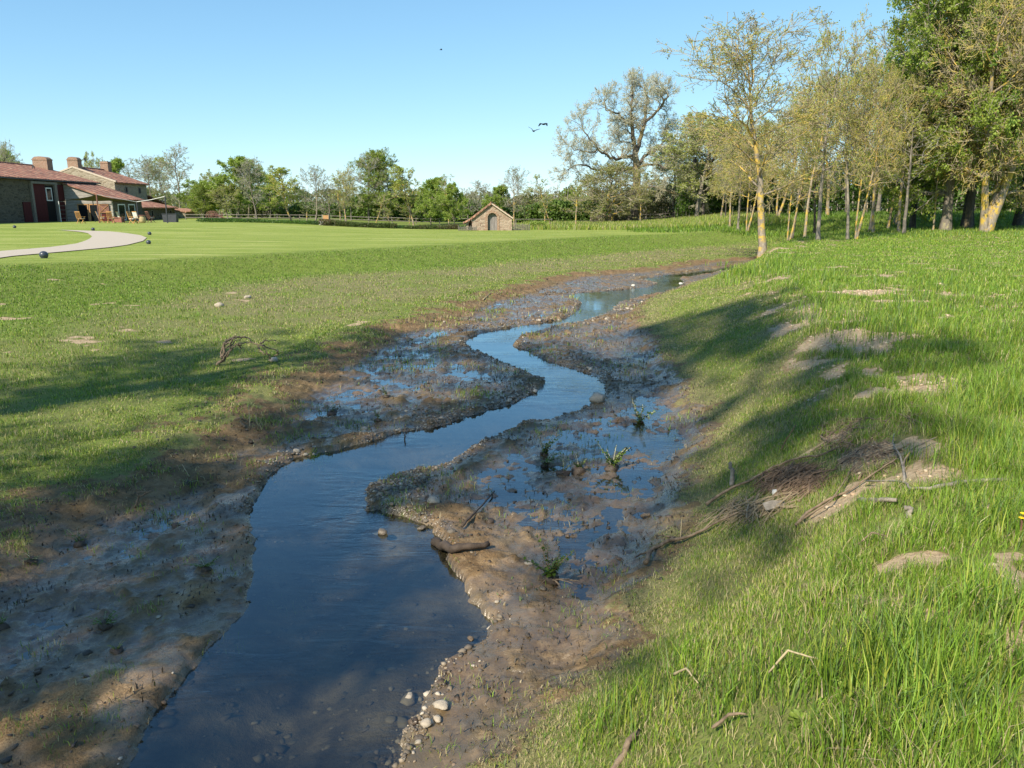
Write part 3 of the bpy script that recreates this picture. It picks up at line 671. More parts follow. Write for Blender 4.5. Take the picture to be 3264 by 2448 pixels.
for i, sd_ in enumerate((31, 32)):
    T['dense%d' % i] = tree_mesh('dense', sd_, 19., 5.2, .42, .16, limbs=30, leaf=(70000, .10, DARK + [(.14, .26, .04)]), twmat='twig_brown', bark='bark_dark', kink=.04, P=PF, up_limb=.1)
for i, sd_ in enumerate((41, 42, 43)):
    T['bare%d' % i] = tree_mesh('bare', sd_, 11., 2.9, .16, .25, limbs=16, stems=1, leaf=(3200, .06, PALE), twmat='twig_grey', bark='bark_grey', kink=.06, P=PF, up_limb=.35)
for i, sd_ in enumerate((51, 52, 53)):
    T['bud%d' % i] = tree_mesh('bud', sd_, 11., 3.1, .17, .22, limbs=17, leaf=(11000, .075, PALE + SPRING), twmat='twig_brown', bark='bark_grey', kink=.06, P=PF, up_limb=.3)
for i, sd_ in enumerate((61, 62)):
    T['leafy%d' % i] = tree_mesh('leafy', sd_, 8., 2.7, .12, .16, limbs=18, leaf=(20000, .10, BRIGHT), twmat='twig_brown', bark='bark_grey', kink=.05, P=dict(PF, n=[8, 7, 5, 2]), up_limb=.3, profile='oval')
for i, sd_ in enumerate((71, 72, 73)):
    T['slim%d' % i] = tree_mesh('slim', sd_, 9., 1.7, .085, .34, limbs=13, leaf=(1500, .06, PALE[:2] + SPRING), twmat='twig_grey', bark='bark_lichen', kink=.05, P=dict(PF, rmin=.014, n=[6, 5, 4, 3]), up_limb=.55, profile='column')
T['young0'] = tree_mesh('young', 81, 8.5, 2.1, .10, .28, limbs=13, leaf=(4500, .07, BRIGHT + SPRING), twmat='twig_lichen', bark='bark_lichen', kink=.07, P=PF, up_limb=.6)
T['pop'] = tree_mesh('poplar', 91, 13., 2.2, .2, .10, limbs=24, leaf=(7500, .08, PALE + SPRING[:2]), twmat='twig_grey', bark='bark_grey', P=PF, up_limb=.7, profile='cone')

# the old oak: hand-placed trunk and limbs, then twigs
def oak():
    g = Grower(5); P_ = dict(PL, rmin=.014, levels=4, n=[0, 8, 8, 5], wob=.2, up=[.03, .06, .06, .05], ratio=[(.4, .6), (.4, .65), (.5, .75), (.45, .7)], t0=[.2, .12, .15, .1], rk=.5, Lref=[4, 4, 2, 1], ang=[(30, 60), (25, 65), (25, 65), (30, 75)])
    S = 100 / 2400.
    def W(px, py, dy=0.): return np.array([(px - 2023) * S, dy, (708 - py) * S])
    def limb(pts, r0, r1, lim=True):
        pts = np.array([W(*q) for q in pts]); n = len(pts); t = np.linspace(0, n - 1, n * 3)
        pp = np.stack([np.interp(t, range(n), pts[:, k]) for k in range(3)], 1) + g.r.normal(0, .08, (n * 3, 3)); pp[0] = pts[0]
        rr = np.linspace(r0, r1, n * 3); g.big.append((pp, rr))
        if lim:
            for i in range(3, n * 3):
                for _ in range(2):
                    if g.r.uniform() < .62:
                        d = nrmz(g.r.normal(0, 1, 3) + np.array([0, 0, .35])); g.branch(pp[i], d, g.r.uniform(1.2, 2.6), rr[i] * .4, 1, P_)
            for _ in range(4): g.branch(pp[-1], nrmz(pp[-1] - pp[-3]) + g.r.normal(0, .5, 3), 2.2, r1 * .7, 1, P_)
        return pp
    limb([(2021, 722), (2021, 660), (2026, 600), (2026, 540), (2020, 505), (2016, 490)], .62, .34, False)
    limb([(2018, 500), (2008, 440), (2002, 380), (2004, 350), (2006, 325, .5)], .30, .08)
    limb([(2020, 500), (2035, 455), (2044, 410), (2047, 365, .6), (2056, 340, 1.), (2044, 318, 1.)], .30, .08)
    limb([(2044, 412), (2072, 385, -1), (2095, 355, -1.5), (2100, 345, -2), (2098, 332, -2)], .2, .06)
    limb([(2002, 420), (1975, 400, -1), (1940, 388, -2), (1920, 382, -2.5), (1914, 362, -2.5)], .17, .05)
    limb([(2018, 505), (1990, 510, -.5), (1962, 521, -1), (1930, 512, -1.5), (1900, 490, -2), (1868, 455, -2), (1850, 430, -2)], .26, .06)
    limb([(2020, 545), (1985, 548, 1), (1950, 542, 1.5), (1905, 548, 2), (1860, 530, 2), (1820, 545, 2)], .24, .05)
    limb([(1905, 490, -2), (1880, 500, -1), (1850, 495), (1815, 480)], .12, .04)
    limb([(2032, 530), (2050, 505, 1), (2085, 490, 1.5), (2112, 468, 2), (2122, 440, 2)], .24, .06)
    limb([(2035, 538), (2072, 532, -1), (2100, 545, -2), (2130, 555, -2.5)], .16, .05)
    limb([(2026, 480), (1998, 462, 2), (1975, 460, 3)], .12, .04)
    limb([(2028, 605), (2060, 600, -2), (2110, 612, -3), (2170, 636, -4)], .14, .04)
    limb([(2022, 600), (1990, 590, 2), (1960, 610, 3)], .12, .04)
    bv, bf = tubes(g.big, 8); fv, ff = tubes(g.fine, 3); tips = np.array(g.tips); rg = g.r; cnt = 10000; size = .065
    k = rg.integers(0, len(tips), cnt); t = rg.uniform(.2, 1.1, cnt)[:, None]; c = tips[k, 0] * (1 - t) + tips[k, -1] * t + rg.normal(0, .1, (cnt, 3))
    a = rg.normal(0, 1, (cnt, 3)); a /= np.linalg.norm(a, axis=1, keepdims=True); b = np.cross(a, rg.normal(0, 1, (cnt, 3))); b /= np.linalg.norm(b, axis=1, keepdims=True)
    LV = np.stack([c - a * size, c + b * size * .6, c + a * size, c - b * size * .6], 1).reshape(-1, 3); LF = np.arange(cnt * 4).reshape(-1, 4) + len(fv)
    pal = np.array([(.38, .42, .17), (.44, .47, .22), (.34, .39, .13), (.46, .46, .27)]); tint = np.concatenate([np.full((len(fv), 3), .2), np.repeat(pal[rg.integers(0, 4, cnt)], 4, 0)])
    tm = npmesh("oak_trunk", bv, [bf]); tm.polygons.foreach_set('use_smooth', np.ones(len(bf), bool)); tm.materials.append(M['bark_oak'])
    cm = npmesh("oak_crown", np.concatenate([fv, LV]), [ff, LF], tint, np.concatenate([np.zeros(len(ff)), np.ones(len(LF))])); cm.materials.append(M['twig_oak']); cm.materials.append(M['leaf'])
    return tm, cm
T['oak'] = oak()

SIZE = {}
def tree(px, Y, top, width, key, label, name='tree', group=None, rz=0., bark=None, base=None, dx=0):
    """trunk foot at picture column px and distance Y; crown top and width in picture units at that distance"""
    if key not in SIZE:
        me = T[key][1]; q = np.empty(len(me.vertices) * 3, np.float32); me.vertices.foreach_get('co', q); q = q.reshape(-1, 3)
        SIZE[key] = (float(np.percentile(q[:, 2], 99.7)), float(np.percentile(q[:, 0], 98.5) - np.percentile(q[:, 0], 1.5)))
    x = atY(px, 668, Y)[0]; gz = G(x, Y)
    H = (668 - top) / 2400 * Y + EYE - gz; w = width / 2400 * Y
    s = (w / SIZE[key][1], w / SIZE[key][1], H / SIZE[key][0]); rz = rz or random.Random(px).uniform(0, 6.28)
    if key in ('vee', 'lead', 'lich1'): rz = .15
    return put_tree(name, T[key], x, Y, s, rz, label, group, bark=bark)
GR = 'lichen covered trees of the grove on the right'
# near and right grove
tree(2442, 44, 105, 420, 'lead', 'tall lichen spotted tree standing alone on the bank beside the end of the stream', 'ash_tree')
tree(2521, 60, 330, 180, 'lich1', 'forked tree just right of the tall bank tree, trunk brown below', 'alder_tree', GR)
tree(2530, 66, 300, 160, 'lich2', 'thin leaning tree just behind the forked one in the shaded grass', 'alder_tree', GR, bark='bark_spot')
tree(2572, 58, 240, 190, 'lich0', 'straight yellow trunk at the edge of the mown band, third right of the bank tree', 'alder_tree', GR)
tree(2604, 66, 260, 150, 'bare1', 'dark slender trunk half hidden behind the grey forked tree', 'alder_tree', GR, bark='bark_dark')
tree(2617, 49, 100, 250, 'lich2', 'grey trunked tree in the meadow with the highest crown of the thin grove', 'alder_tree', GR, bark='bark_spot')
tree(2712, 48.5, 210, 200, 'lich0', 'grey trunk with an orange foot standing out in the meadow grass', 'alder_tree', GR, bark='bark_spot', rz=2.)
tree(2738, 49, 250, 210, 'lich1', 'twisted two stemmed tree with an orange foot in the meadow grass', 'alder_tree', GR)
tree(2780, 59, 200, 200, 'lich0', 'grey trunk right behind the twisted two stemmed tree', 'alder_tree', GR, rz=4., bark='bark_spot')
tree(2793, 57, 260, 180, 'lich2', 'slightly curved trunk midway along the grove between grey trunks', 'alder_tree', GR)
tree(2836, 62, 220, 170, 'lich0', 'tree with bright yellow lower trunk set back in the shade', 'alder_tree', GR, rz=5.)
tree(2873, 56, 240, 190, 'lich2', 'leaning yellow trunk at the meadow edge paired with a pale trunk', 'alder_tree', GR, rz=1.)
tree(2890, 54, 330, 150, 'slim0', 'pale silvery trunk with dead side twigs left of the thick trunks', 'alder_tree', GR, bark='bark_grey')
tree(2982, 57, 380, 110, 'slim1', 'thin crooked trunk close by the thickest grey trunk', 'alder_tree', GR)
tree(3022, 57, -90, 370, 'dense0', 'huge leafy green tree with the thickest grey trunk on the right', 'lime_tree', bark='bark_grey')
tree(3090, 61, -130, 420, 'dense1', 'big leafy tree with a near black trunk behind the yellow forked tree', 'lime_tree')
tree(3092, 59, -40, 300, 'dense1', 'leafy tree with a dark mottled trunk touching the yellow forked tree', 'lime_tree', rz=2.5, bark='bark_oak')
tree(3150, 54, -10, 420, 'vee', 'large yellow lichened tree forking from the ground in front of dark trees', 'ash_tree')
tree(2330, 74, 430, 130, 'lich0', 'thin trunk at the right end of the tall grass patch', 'young_tree', 'thin trees left of the bank tree', rz=1.)
tree(2357, 70, 380, 150, 'lich2', 'slender pale trunk midway between tall grass patch and bank tree', 'young_tree', 'thin trees left of the bank tree', bark='bark_spot')
tree(2386, 68, 400, 170, 'lich1', 'pale two stemmed tree nearest left of the bank tree', 'young_tree', 'thin trees left of the bank tree')
tree(2296, 84, 440, 120, 'lich2', 'crooked trunk left of a dark post like trunk by the tall grass', 'young_tree', 'thin trees left of the bank tree')
tree(2314, 82, 460, 90, 'bare0', 'dark upright trunk behind the tall grass patch', 'young_tree', 'thin trees left of the bank tree', bark='bark_dark')
tree(2222, 92, 395, 250, 'bud0', 'broad pale green tree right of the oak holding a dark bird', 'maple_tree')
tree(2242, 94, 400, 220, 'bud1', 'broad budding tree with a dark stout trunk right of the oak', 'maple_tree', bark='bark_dark')
tree(2150, 112, 480, 210, 'bud2', 'pale budding tree in the gap just right of the oak crown', 'maple_tree')
tree(2270, 104, 385, 220, 'bud2', 'tall budding tree filling in behind the broad pale pair', 'maple_tree', rz=2.)
tree(2420, 92, 390, 240, 'bud1', 'budding tree rising behind the lichened bank tree', 'maple_tree', rz=1.)
tree(2480, 80, 380, 220, 'lich1', 'brown twiggy tree crowding behind the forked alder', 'alder_tree', GR)
tree(2640, 80, 250, 220, 'lich0', 'tall brown twiggy tree at the back of the grove in the middle', 'alder_tree', GR, rz=3.)
tree(2700, 88, 190, 200, 'bare1', 'tall grey bare tree rising at the back above the yellow twigs', 'alder_tree', GR)
tree(2800, 86, 120, 190, 'bare2', 'highest bare grey crown left of the big green trees', 'poplar_tree')
tree(2860, 72, 240, 300, 'lich2', 'yellow twigged tree spreading left in front of the big green trees', 'alder_tree', GR, rz=4.4)
tree(2915, 66, 200, 230, 'dense0', 'leafy tree standing at the left edge of the big green trees', 'lime_tree', rz=1.)
tree(3250, 62, 0, 330, 'dense0', 'big green leafy tree cut by the right edge of the picture', 'lime_tree', rz=4.)
tree(3330, 54, 60, 300, 'lich0', 'yellow twigged tree just reaching in at the right edge', 'alder_tree', GR)
# oak and neighbours
put_tree('oak_tree', T['oak'], atY(2023, 668, 100)[0], 100, (1, 1, 1), 0, 'very large old oak with wide open crown of pale buds', z=G(atY(2023, 668, 100)[0], 100))
tree(1950, 96, 528, 200, 'willow', 'round olive willow under the left side of the oak with orange trunk', 'willow_tree')
tree(2043, 92, 560, 60, 'slim2', 'crooked yellowish sapling standing right against the oak trunk', 'sapling')
# row behind the lawn, left to right
RW = 'trees in a row beyond the lawn'
def row(px, Y, top, w, key, label, **k): tree(px, Y, top, w, key, label, k.pop('name', 'field_tree'), RW, **k)
row(20, 125, 488, 120, 'leafy0', 'green tree showing over the left end of the barn roof')
row(45, 120, 462, 90, 'bare0', 'bare topped tree showing over the left end of the barn roof')
row(240, 150, 560, 60, 'bare1', 'thin bare tree between the two left chimneys')
row(318, 140, 497, 70, 'bud0', 'pale budding tree between the middle and right chimneys')
row(356, 138, 516, 75, 'leafy1', 'bright green tree behind the ridge next to the right chimney')
row(440, 150, 515, 110, 'bare2', 'grey bare tree behind the right end of the two storey house')
row(490, 146, 505, 120, 'bare1', 'grey bare tree just left of the tall poplar')
row(535, 150, 510, 100, 'bud2', 'pale hazy tree touching the tall poplar')
row(574, 128, 475, 95, 'bare2', 'tall narrow poplar above the small stone shed')
row(640, 118, 580, 110, 'leafy0', 'low round olive green tree right of the poplar, by the cart')
row(652, 112, 592, 90, 'dense1', 'small dark rounded tree beside the cart')
row(700, 125, 550, 100, 'bud1', 'pale green tree between cart and the bright green one')
row(724, 110, 590, 90, 'bud0', 'young light green tree inside the field fence left of the grey trunk')
row(757, 112, 515, 130, 'leafy1', 'full green tree with its trunk behind the fence, left of the grey trunk')
row(790, 122, 520, 100, 'bud2', 'pale feathery tree behind the full green one')
row(816, 98, 512, 110, 'bare0', 'tall grey trunked tree at the fence with long bare top', bark='bark_grey')
row(860, 120, 560, 70, 'leafy0', 'small green tree in the gap right of the tall grey trunk')
row(927, 84, 540, 110, 'young0', 'straight yellow trunked tree with fresh green top')
row(975, 84, 600, 80, 'slim1', 'yellow trunk leaning to the left in the row', bark='bark_lichen')
row(1004, 83, 534, 110, 'bare1', 'bare crooked tree with an orange dark foot in the row', bark='bark_spot')
row(1048, 83, 590, 90, 'bare2', 'small bare vase shaped tree left of the white tilted box')
row(1084, 82, 560, 60, 'slim0', 'slim tree just right of the white tilted box')
row(1103, 82, 532, 90, 'lich0', 'reddish brown twiggy tree with three thin stems', rz=2.)
row(1118, 104, 560, 70, 'bud1', 'pale trunked tree behind the fence next to dark brambles')
row(1175, 108, 500, 130, 'bare0', 'wide bare tree forming the left half of the tallest middle crown', rz=2.)
row(1225, 108, 490, 125, 'dense0', 'tall tree with dark green leaf on its right side in the middle', bark='bark_grey')
row(1195, 83, 620, 60, 'slim2', 'slim light stem with green sprays in front of the tallest middle crown')
row(1240, 81, 660, 50, 'slim0', 'slim straight sapling right of the tallest middle crown')
row(1303, 84, 650, 60, 'slim1', 'thin leaning sapling left of the orange forked tree')
row(1318, 81, 535, 95, 'young0', 'orange trunked tree forking low with sparse airy crown', rz=3.)
row(1372, 95, 572, 95, 'leafy1', 'bright green rounded tree midway between middle crown and the hut')
row(1400, 112, 600, 90, 'leafy0', 'green bushy tree just behind the bright rounded one')
row(1431, 84, 560, 70, 'slim2', 'thin whip like sapling left of the twin pale stems')
row(1447, 84, 590, 80, 'leafy0', 'light green tree on twin pale stems left of the hut', rz=2.)
row(1490, 92, 600, 70, 'bare2', 'leaning thin bare tree directly left of the hut roof')
row(1520, 110, 580, 80, 'bare0', 'grey twiggy tree rising behind the left slope of the hut roof')
row(1578, 105, 595, 70, 'leafy1', 'bright green tree directly behind the hut ridge')
row(1638, 88, 535, 90, 'bare1', 'tall grey crowned tree beside the right wall of the hut', bark='bark_lichen')
row(1674, 90, 620, 60, 'slim1', 'thin sapling by the wicker hurdle right of the hut')
row(1736, 98, 615, 60, 'slim0', 'leaning sapling between hut and the sparse whippy tree')
row(1755, 82, 562, 85, 'slim2', 'sparse whippy tree with many upright shoots')
row(1836, 81, 585, 75, 'slim0', 'sparse small tree in front of the willow under the oak')
row(1705, 125, 600, 90, 'bud0', 'pale background tree filling the gap right of the hut')
row(1790, 130, 620, 110, 'bud2', 'low pale tree far behind the whippy tree')
row(1820, 120, 610, 90, 'leafy0', 'low green tree left of the willow')
# two trees stand behind the photographer's left shoulder; only their shade reaches the picture
T['shadeA'] = tree_mesh('shadeA', 15, 15, 4.2, .44, .38, limbs=12, leaf=(6000, .09, SPRING), twmat='twig_grey', bark='bark_grey', P=PF, up_limb=.1)
T['shadeB'] = tree_mesh('shadeB', 16, 23, 3.7, .28, .46, limbs=18, leaf=(16000, .11, SPRING), twmat='twig_grey', bark='bark_grey', P=PF, up_limb=.2)
put_tree('shade_tree', T['shadeA'], -13.4, 2.8, (1, 1, 1), 1., 'stout tree left of the photographer casting the long shadow on the left bank')
put_tree('shade_tree', T['shadeB'], -9.6, -5.5, (1, 1, 1), 2., 'tall slim tree behind the photographer streaking the right bank with shade')
put_tree('shade_tree', T['bud1'], -8.7, -2.7, (.95, .95, .85), .5, 'budding tree behind the photographer shading the near left mud')

# ------------------------------------------------------------------ hedges and woods behind everything
def thicket(name, path, top, depth, n, size, pal, label=None, kind=None, cat=None, seed=1, gap=.0, twigs=0):
    """leafy mass along a ground path [(x,y)...]; top(u, x) gives its height"""
    rg = np.random.default_rng(seed); path = np.array(path, float); seg = np.linalg.norm(np.diff(path, axis=0), axis=1); cum = np.concatenate([[0], np.cumsum(seg)])
    u = rg.uniform(0, cum[-1], n); x = np.interp(u, cum, path[:, 0]); y = np.interp(u, cum, path[:, 1]); d = path[-1] - path[0]; d /= np.linalg.norm(d)
    w = rg.uniform(-1, 1, n); x += -d[1] * w * depth / 2; y += d[0] * w * depth / 2
    h = top * (.45 + .75 * fbm(u, u * 0, .22, 4, seed)) * (.8 + .2 * np.sqrt(1 - w * w)); t = rg.uniform(0, 1, n) ** .75
    lump = fbm(u * 1., t * h * 1.2, .75, 3, seed + 7); keep = lump + .25 * (1 - t) > .36 + gap
    x, y, h, t, u, lump = (q[keep] for q in (x, y, h, t, u, lump)); n = len(x)
    zz = np.interp(u, np.linspace(0, cum[-1], 60), [G(np.interp(q, cum, path[:, 0]), np.interp(q, cum, path[:, 1])) for q in np.linspace(0, cum[-1], 60)])
    c = np.stack([x, y, zz + t * h], 1)
    a = rg.normal(0, 1, (n, 3)); a /= np.linalg.norm(a, axis=1, keepdims=True); b = np.cross(a, rg.normal(0, 1, (n, 3))); b /= np.linalg.norm(b, axis=1, keepdims=True)
    s = size * rg.uniform(.6, 1.5, (n, 1)); V = np.stack([c - a * s, c + b * s * .7, c + a * s, c - b * s * .7], 1).reshape(-1, 3); F_ = np.arange(4 * n).reshape(-1, 4)
    pal = np.array(pal); ci = np.clip((fbm(u, t * h, .18, 3, seed + 3) * 1.6 - .3 + rg.uniform(-.15, .15, n)) * len(pal), 0, len(pal) - 1).astype(int); tint = np.repeat(pal[ci] * rg.uniform(.8, 1.2, (n, 1)), 4, 0)
    mi = np.zeros(len(F_)); FF = [F_]
    if twigs:
        L = []
        for _ in range(twigs):
            q = rg.uniform(0, cum[-1]); px_ = np.interp(q, cum, path[:, 0]) + rg.uniform(-depth, depth) * .5 * -d[1]; py_ = np.interp(q, cum, path[:, 1]) - depth * .4 * rg.uniform(.2, 1)
            hh = top * rg.uniform(.6, 1.15); pts = np.array([px_, py_, 0]) + np.cumsum(np.concatenate([[[0, 0, 0]], rg.normal(0, .12, (5, 3)) + [0, 0, hh / 5]]), 0); pts[:, 2] += G(px_, py_)
            L.append((pts, np.linspace(.07, .025, 6)))
        tv, tf = tubes(L, 4); FF.append(tf + len(V)); V = np.concatenate([V, tv]); tint = np.concatenate([tint, np.full((len(tv), 3), .25)]); mi = np.concatenate([mi, np.ones(len(tf))])
    o = link(name, npmesh(name, V, FF, tint, mi), [M['leaf'], M['twig_grey']]); return tag(o, label, cat, None, kind)
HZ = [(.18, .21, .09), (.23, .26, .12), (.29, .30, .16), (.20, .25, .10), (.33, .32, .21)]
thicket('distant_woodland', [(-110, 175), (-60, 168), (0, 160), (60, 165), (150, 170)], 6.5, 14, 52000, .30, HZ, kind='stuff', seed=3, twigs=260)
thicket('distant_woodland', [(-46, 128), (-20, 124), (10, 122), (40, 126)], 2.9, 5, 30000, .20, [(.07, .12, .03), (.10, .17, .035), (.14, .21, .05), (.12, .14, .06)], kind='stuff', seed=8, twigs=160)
thicket('hedge', [(-24, 112), (-5, 110)], 3.8, 4, 15000, .17, [(.08, .14, .03), (.11, .19, .035), (.15, .24, .05)], 'dark green bushy hedge behind the fence in the middle of the row', cat='hedge', seed=5)
thicket('hedge', [(-4, 108), (14, 106)], 3.4, 4, 15000, .17, [(.09, .15, .035), (.12, .20, .04), (.17, .26, .06)], 'green hedge behind the fence around and right of the hut', cat='hedge', seed=15)
thicket('brown_scrub', [(-2, 118), (22, 112), (30, 110)], 4.6, 5, 13000, .15, [(.14, .13, .07), (.17, .16, .07), (.13, .17, .05)], 'brownish scrub of twiggy bushes behind the oak', cat='scrub', seed=19, gap=.05, twigs=80)
thicket('shaded_wood', [(22, 104), (45, 98), (75, 92), (110, 88)], 8.0, 9, 60000, .20, [(.07, .13, .03), (.10, .18, .035), (.14, .23, .045), (.09, .13, .04)], kind='stuff', seed=23, twigs=200)  # leaf greens darkened, the wood's shade is put into the colour
thicket('bramble', [(-20, 80.5), (-12, 79.5)], .75, 1.6, 6000, .06, [(.12, .10, .06), (.10, .14, .04), (.17, .13, .08)], 'low brown bramble strip along the ditch right of the white tilted box', cat='bramble', seed=29)
thicket('bramble', [(-11, 79.3), (-5.5, 78.2)], .55, 1.4, 4000, .06, [(.16, .14, .08), (.12, .16, .05), (.19, .15, .10)], 'low brown bramble strip just left of the hut', cat='bramble', seed=31)
thicket('ditch_weeds', [(-34, 84), (-21, 82), (-4, 79.4)], .45, 2.4, 14000, .06, [(.06, .13, .025), (.09, .18, .03), (.05, .10, .03)], kind='stuff', seed=37)
thicket('low_bush', [(1.8, 79), (3.4, 79)], .8, 1., 1500, .07, BRIGHT, 'small green bush in the pale tall grass right of the hut', cat='bush', seed=41)

# ------------------------------------------------------------------ farmhouse
GH = .55
def roof_slab(a, b, c, d, th=.14):
    """four corners (eave0, eave1, ridge1, ridge0) as a slab with tile rolls along the eave"""
    P_ = [np.array(q, float) for q in (a, b, c, d)]; m = MB(); n = nrmz(np.cross(P_[1] - P_[0], P_[3] - P_[0])); n = n if n[2] > 0 else -n
    L = np.linalg.norm(P_[1] - P_[0]); k = max(8, int(L / .24)); 
    for side, off in ((0, n * 0), (1, -n * th)):
        for i in range(k + 1):
            t = i / k; e = P_[0] * (1 - t) + P_[1] * t; r = P_[3] * (1 - t) + P_[2] * t; w = (.05 * (i % 2)) * (1 - side)
            m.v += [tuple(e + off + n * w), tuple(r + off + n * w)]
    q = 2 * (k + 1)
    for i in range(k):
        m.f += [(2 * i, 2 * i + 2, 2 * i + 3, 2 * i + 1), (q + 2 * i, q + 2 * i + 1, q + 2 * i + 3, q + 2 * i + 2), (2 * i, q + 2 * i, q + 2 * i + 2, 2 * i + 2), (2 * i + 1, 2 * i + 3, q + 2 * i + 3, q + 2 * i + 1)]
    m.f += [(0, 1, q + 1, q), (2 * k, q + 2 * k, q + 2 * k + 1, 2 * k + 1)]; return m
def gable_walls(x0, x1, y0, y1, zb, ze, xr, zr): return MB().prism([(x0, zb), (x1, zb), (x1, ze), (xr, zr), (x0, ze)], y0, y1)
def merge(*ms):
    o = MB()
    for q in ms: o.add(q.v, q.f)
    return o
def chimney(parent, x0, x1, y0, y1, z0, z1, rounded=True):
    m = MB().box(x0, x1, y0, y1, z0, z1 - .35)
    m.box(x0 - .05, x1 + .05, y0 - .05, y1 + .05, z1 - .42, z1 - .30)
    if rounded:
        pr = [(x0, z1 - .3), (x1, z1 - .3)] + [(x1 - (x1 - x0) * t, z1 - .3 + .32 * (1 - (2 * t - 1) ** 4)) for t in (.04, .1, .2, .5, .8, .9, .96)]
        m.prism(pr, y0, y1)
    else: m.box(x0 + .03, x1 - .03, y0 + .03, y1 - .03, z1 - .3, z1 - .12)
    return m.build('chimney', M['brick'], parent)
def window(parent, w, name, x, y0, y1, z0, z1, frame, pane, t=.09, d=.05):
    """window on an east wall (faces +x)"""
    f = MB().box(x, x + d, y0, y0 + t, z0, z1).box(x, x + d, y1 - t, y1, z0, z1).box(x, x + d, y0 + t, y1 - t, z1 - t, z1).box(x, x + d, y0 + t, y1 - t, z0, z0 + t).build(name, M[frame], parent)
    MB().box(x + .002, x + d * .4, y0 + t, y1 - t, z0 + t, z1 - t).build('pane', M[pane], f); return f

barn = empty('stone_barn', (-59, 80, 0)); barn.location = (0, 0, 0)
tag(barn, 'long low stone barn with tiled roof and tall red doors at the left edge', 'barn')
gable_walls(-66, -52, 62, 97.4, 0, 5.3, -59, 7.1).build('wall', M['stone_shaded'], barn)
rf = merge(roof_slab((-51.6, 61.5, 5.22), (-51.6, 97.7, 5.22), (-59, 97.7, 7.2), (-59, 61.5, 7.2)), roof_slab((-66.4, 61.5, 5.22), (-66.4, 97.7, 5.22), (-59, 97.7, 7.2), (-59, 61.5, 7.2))).build('roof', M['roof'], barn)
MB().tube([(-59, 61.5, 7.24), (-59, 97.7, 7.24)], .13, 8).build('ridge_tiles', M['roof'], rf)
MB().beam((-51.6, 61.5, 5.12), (-51.6, 97.7, 5.12), .10, .10).build('gutter', M['iron'], rf)
chimney(rf, -58.9, -57.1, 96.2, 97.35, 6.5, 8.3)
dr = MB().box(-51.98, -51.9, 84.1, 86.4, GH - .2, 4.7).build('barn_door', M['red_boards'], barn)
for z_ in (3.3, 1.1): MB().box(-51.9, -51.86, 84.2, 86.3, z_, z_ + .15).build('door_brace', M['red_boards'], dr)
MB().box(-51.98, -51.93, 86.4, 88.0, GH - .2, 4.55).build('barn_opening_shade', M['inside'], barn)  # black panel on the solid wall, painted shade of an open doorway
window(barn, 0, 'window', -51.93, 86.5, 87.6, 2.9, 4.35, 'white', 'glass', .12)
MB().box(-51.98, -51.72, 88.0, 88.45, 0, 4.7).build('door_post', M['oldwood'], barn); MB().box(-51.98, -51.75, 83.75, 84.08, 0, 4.7).build('door_post', M['oldwood'], barn)
MB().box(-51.98, -51.68, 83.7, 88.5, 4.7, 4.95).build('lintel', M['oldwood'], barn)
MB().box(-51.98, -51.90, 88.45, 89.98, 0, 4.7).build('red_panel', M['red_boards'], barn)
MB().box(-51.98, -51.9, 82.2, 83.5, 0, 2.75).build('small_door', M['red_boards'], barn)
window(barn, 0, 'window', -51.98, 76.0, 76.75, 1.9, 3.1, 'oldwood', 'inside')

house = empty('stone_house', (0, 0, 0)); tag(house, 'two storey stone farmhouse with pale lit gable and two brick chimneys', 'house')
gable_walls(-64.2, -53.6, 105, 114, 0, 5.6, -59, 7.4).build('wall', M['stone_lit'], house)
rf = merge(roof_slab((-53.2, 105.25, 5.55), (-53.2, 114.2, 5.55), (-59, 114.2, 7.52), (-59, 105.25, 7.52)), roof_slab((-64.6, 105.25, 5.55), (-64.6, 114.2, 5.55), (-59, 114.2, 7.52), (-59, 105.25, 7.52))).build('roof', M['roof'], house)
MB().tube([(-59, 105.3, 7.56), (-59, 114.2, 7.56)], .13, 8).build('ridge_tiles', M['roof'], rf)
MB().beam((-53.4, 105.1, 5.63), (-59, 105.1, 7.54), .30, .20).beam((-64.4, 105.1, 5.63), (-59, 105.1, 7.54), .30, .20).build('verge', M['verge'], rf)
chimney(rf, -59.8, -58.4, 105.3, 106.3, 7.1, 8.85); chimney(rf, -59.4, -58.3, 112.9, 113.9, 7.2, 8.85, False)
for y_ in (107.7, 111.5): window(house, 0, 'window', -53.59, y_, y_ + .62, 4.2, 5.05, 'oldwood', 'inside', .1, .06)
fw = MB().prism([(-60, 3.3), (-53.6, 3.3), (-53.6, 0), (-60, 0)][::-1], 114.01, 118.9).build('rear_wing_wall', M['stone_shaded'], house)
roof_slab((-60, 119.2, 2.85), (-53.2, 119.2, 2.85), (-53.2, 114.02, 3.95), (-60, 114.02, 3.95)).build('rear_wing_roof', M['roof'], house)

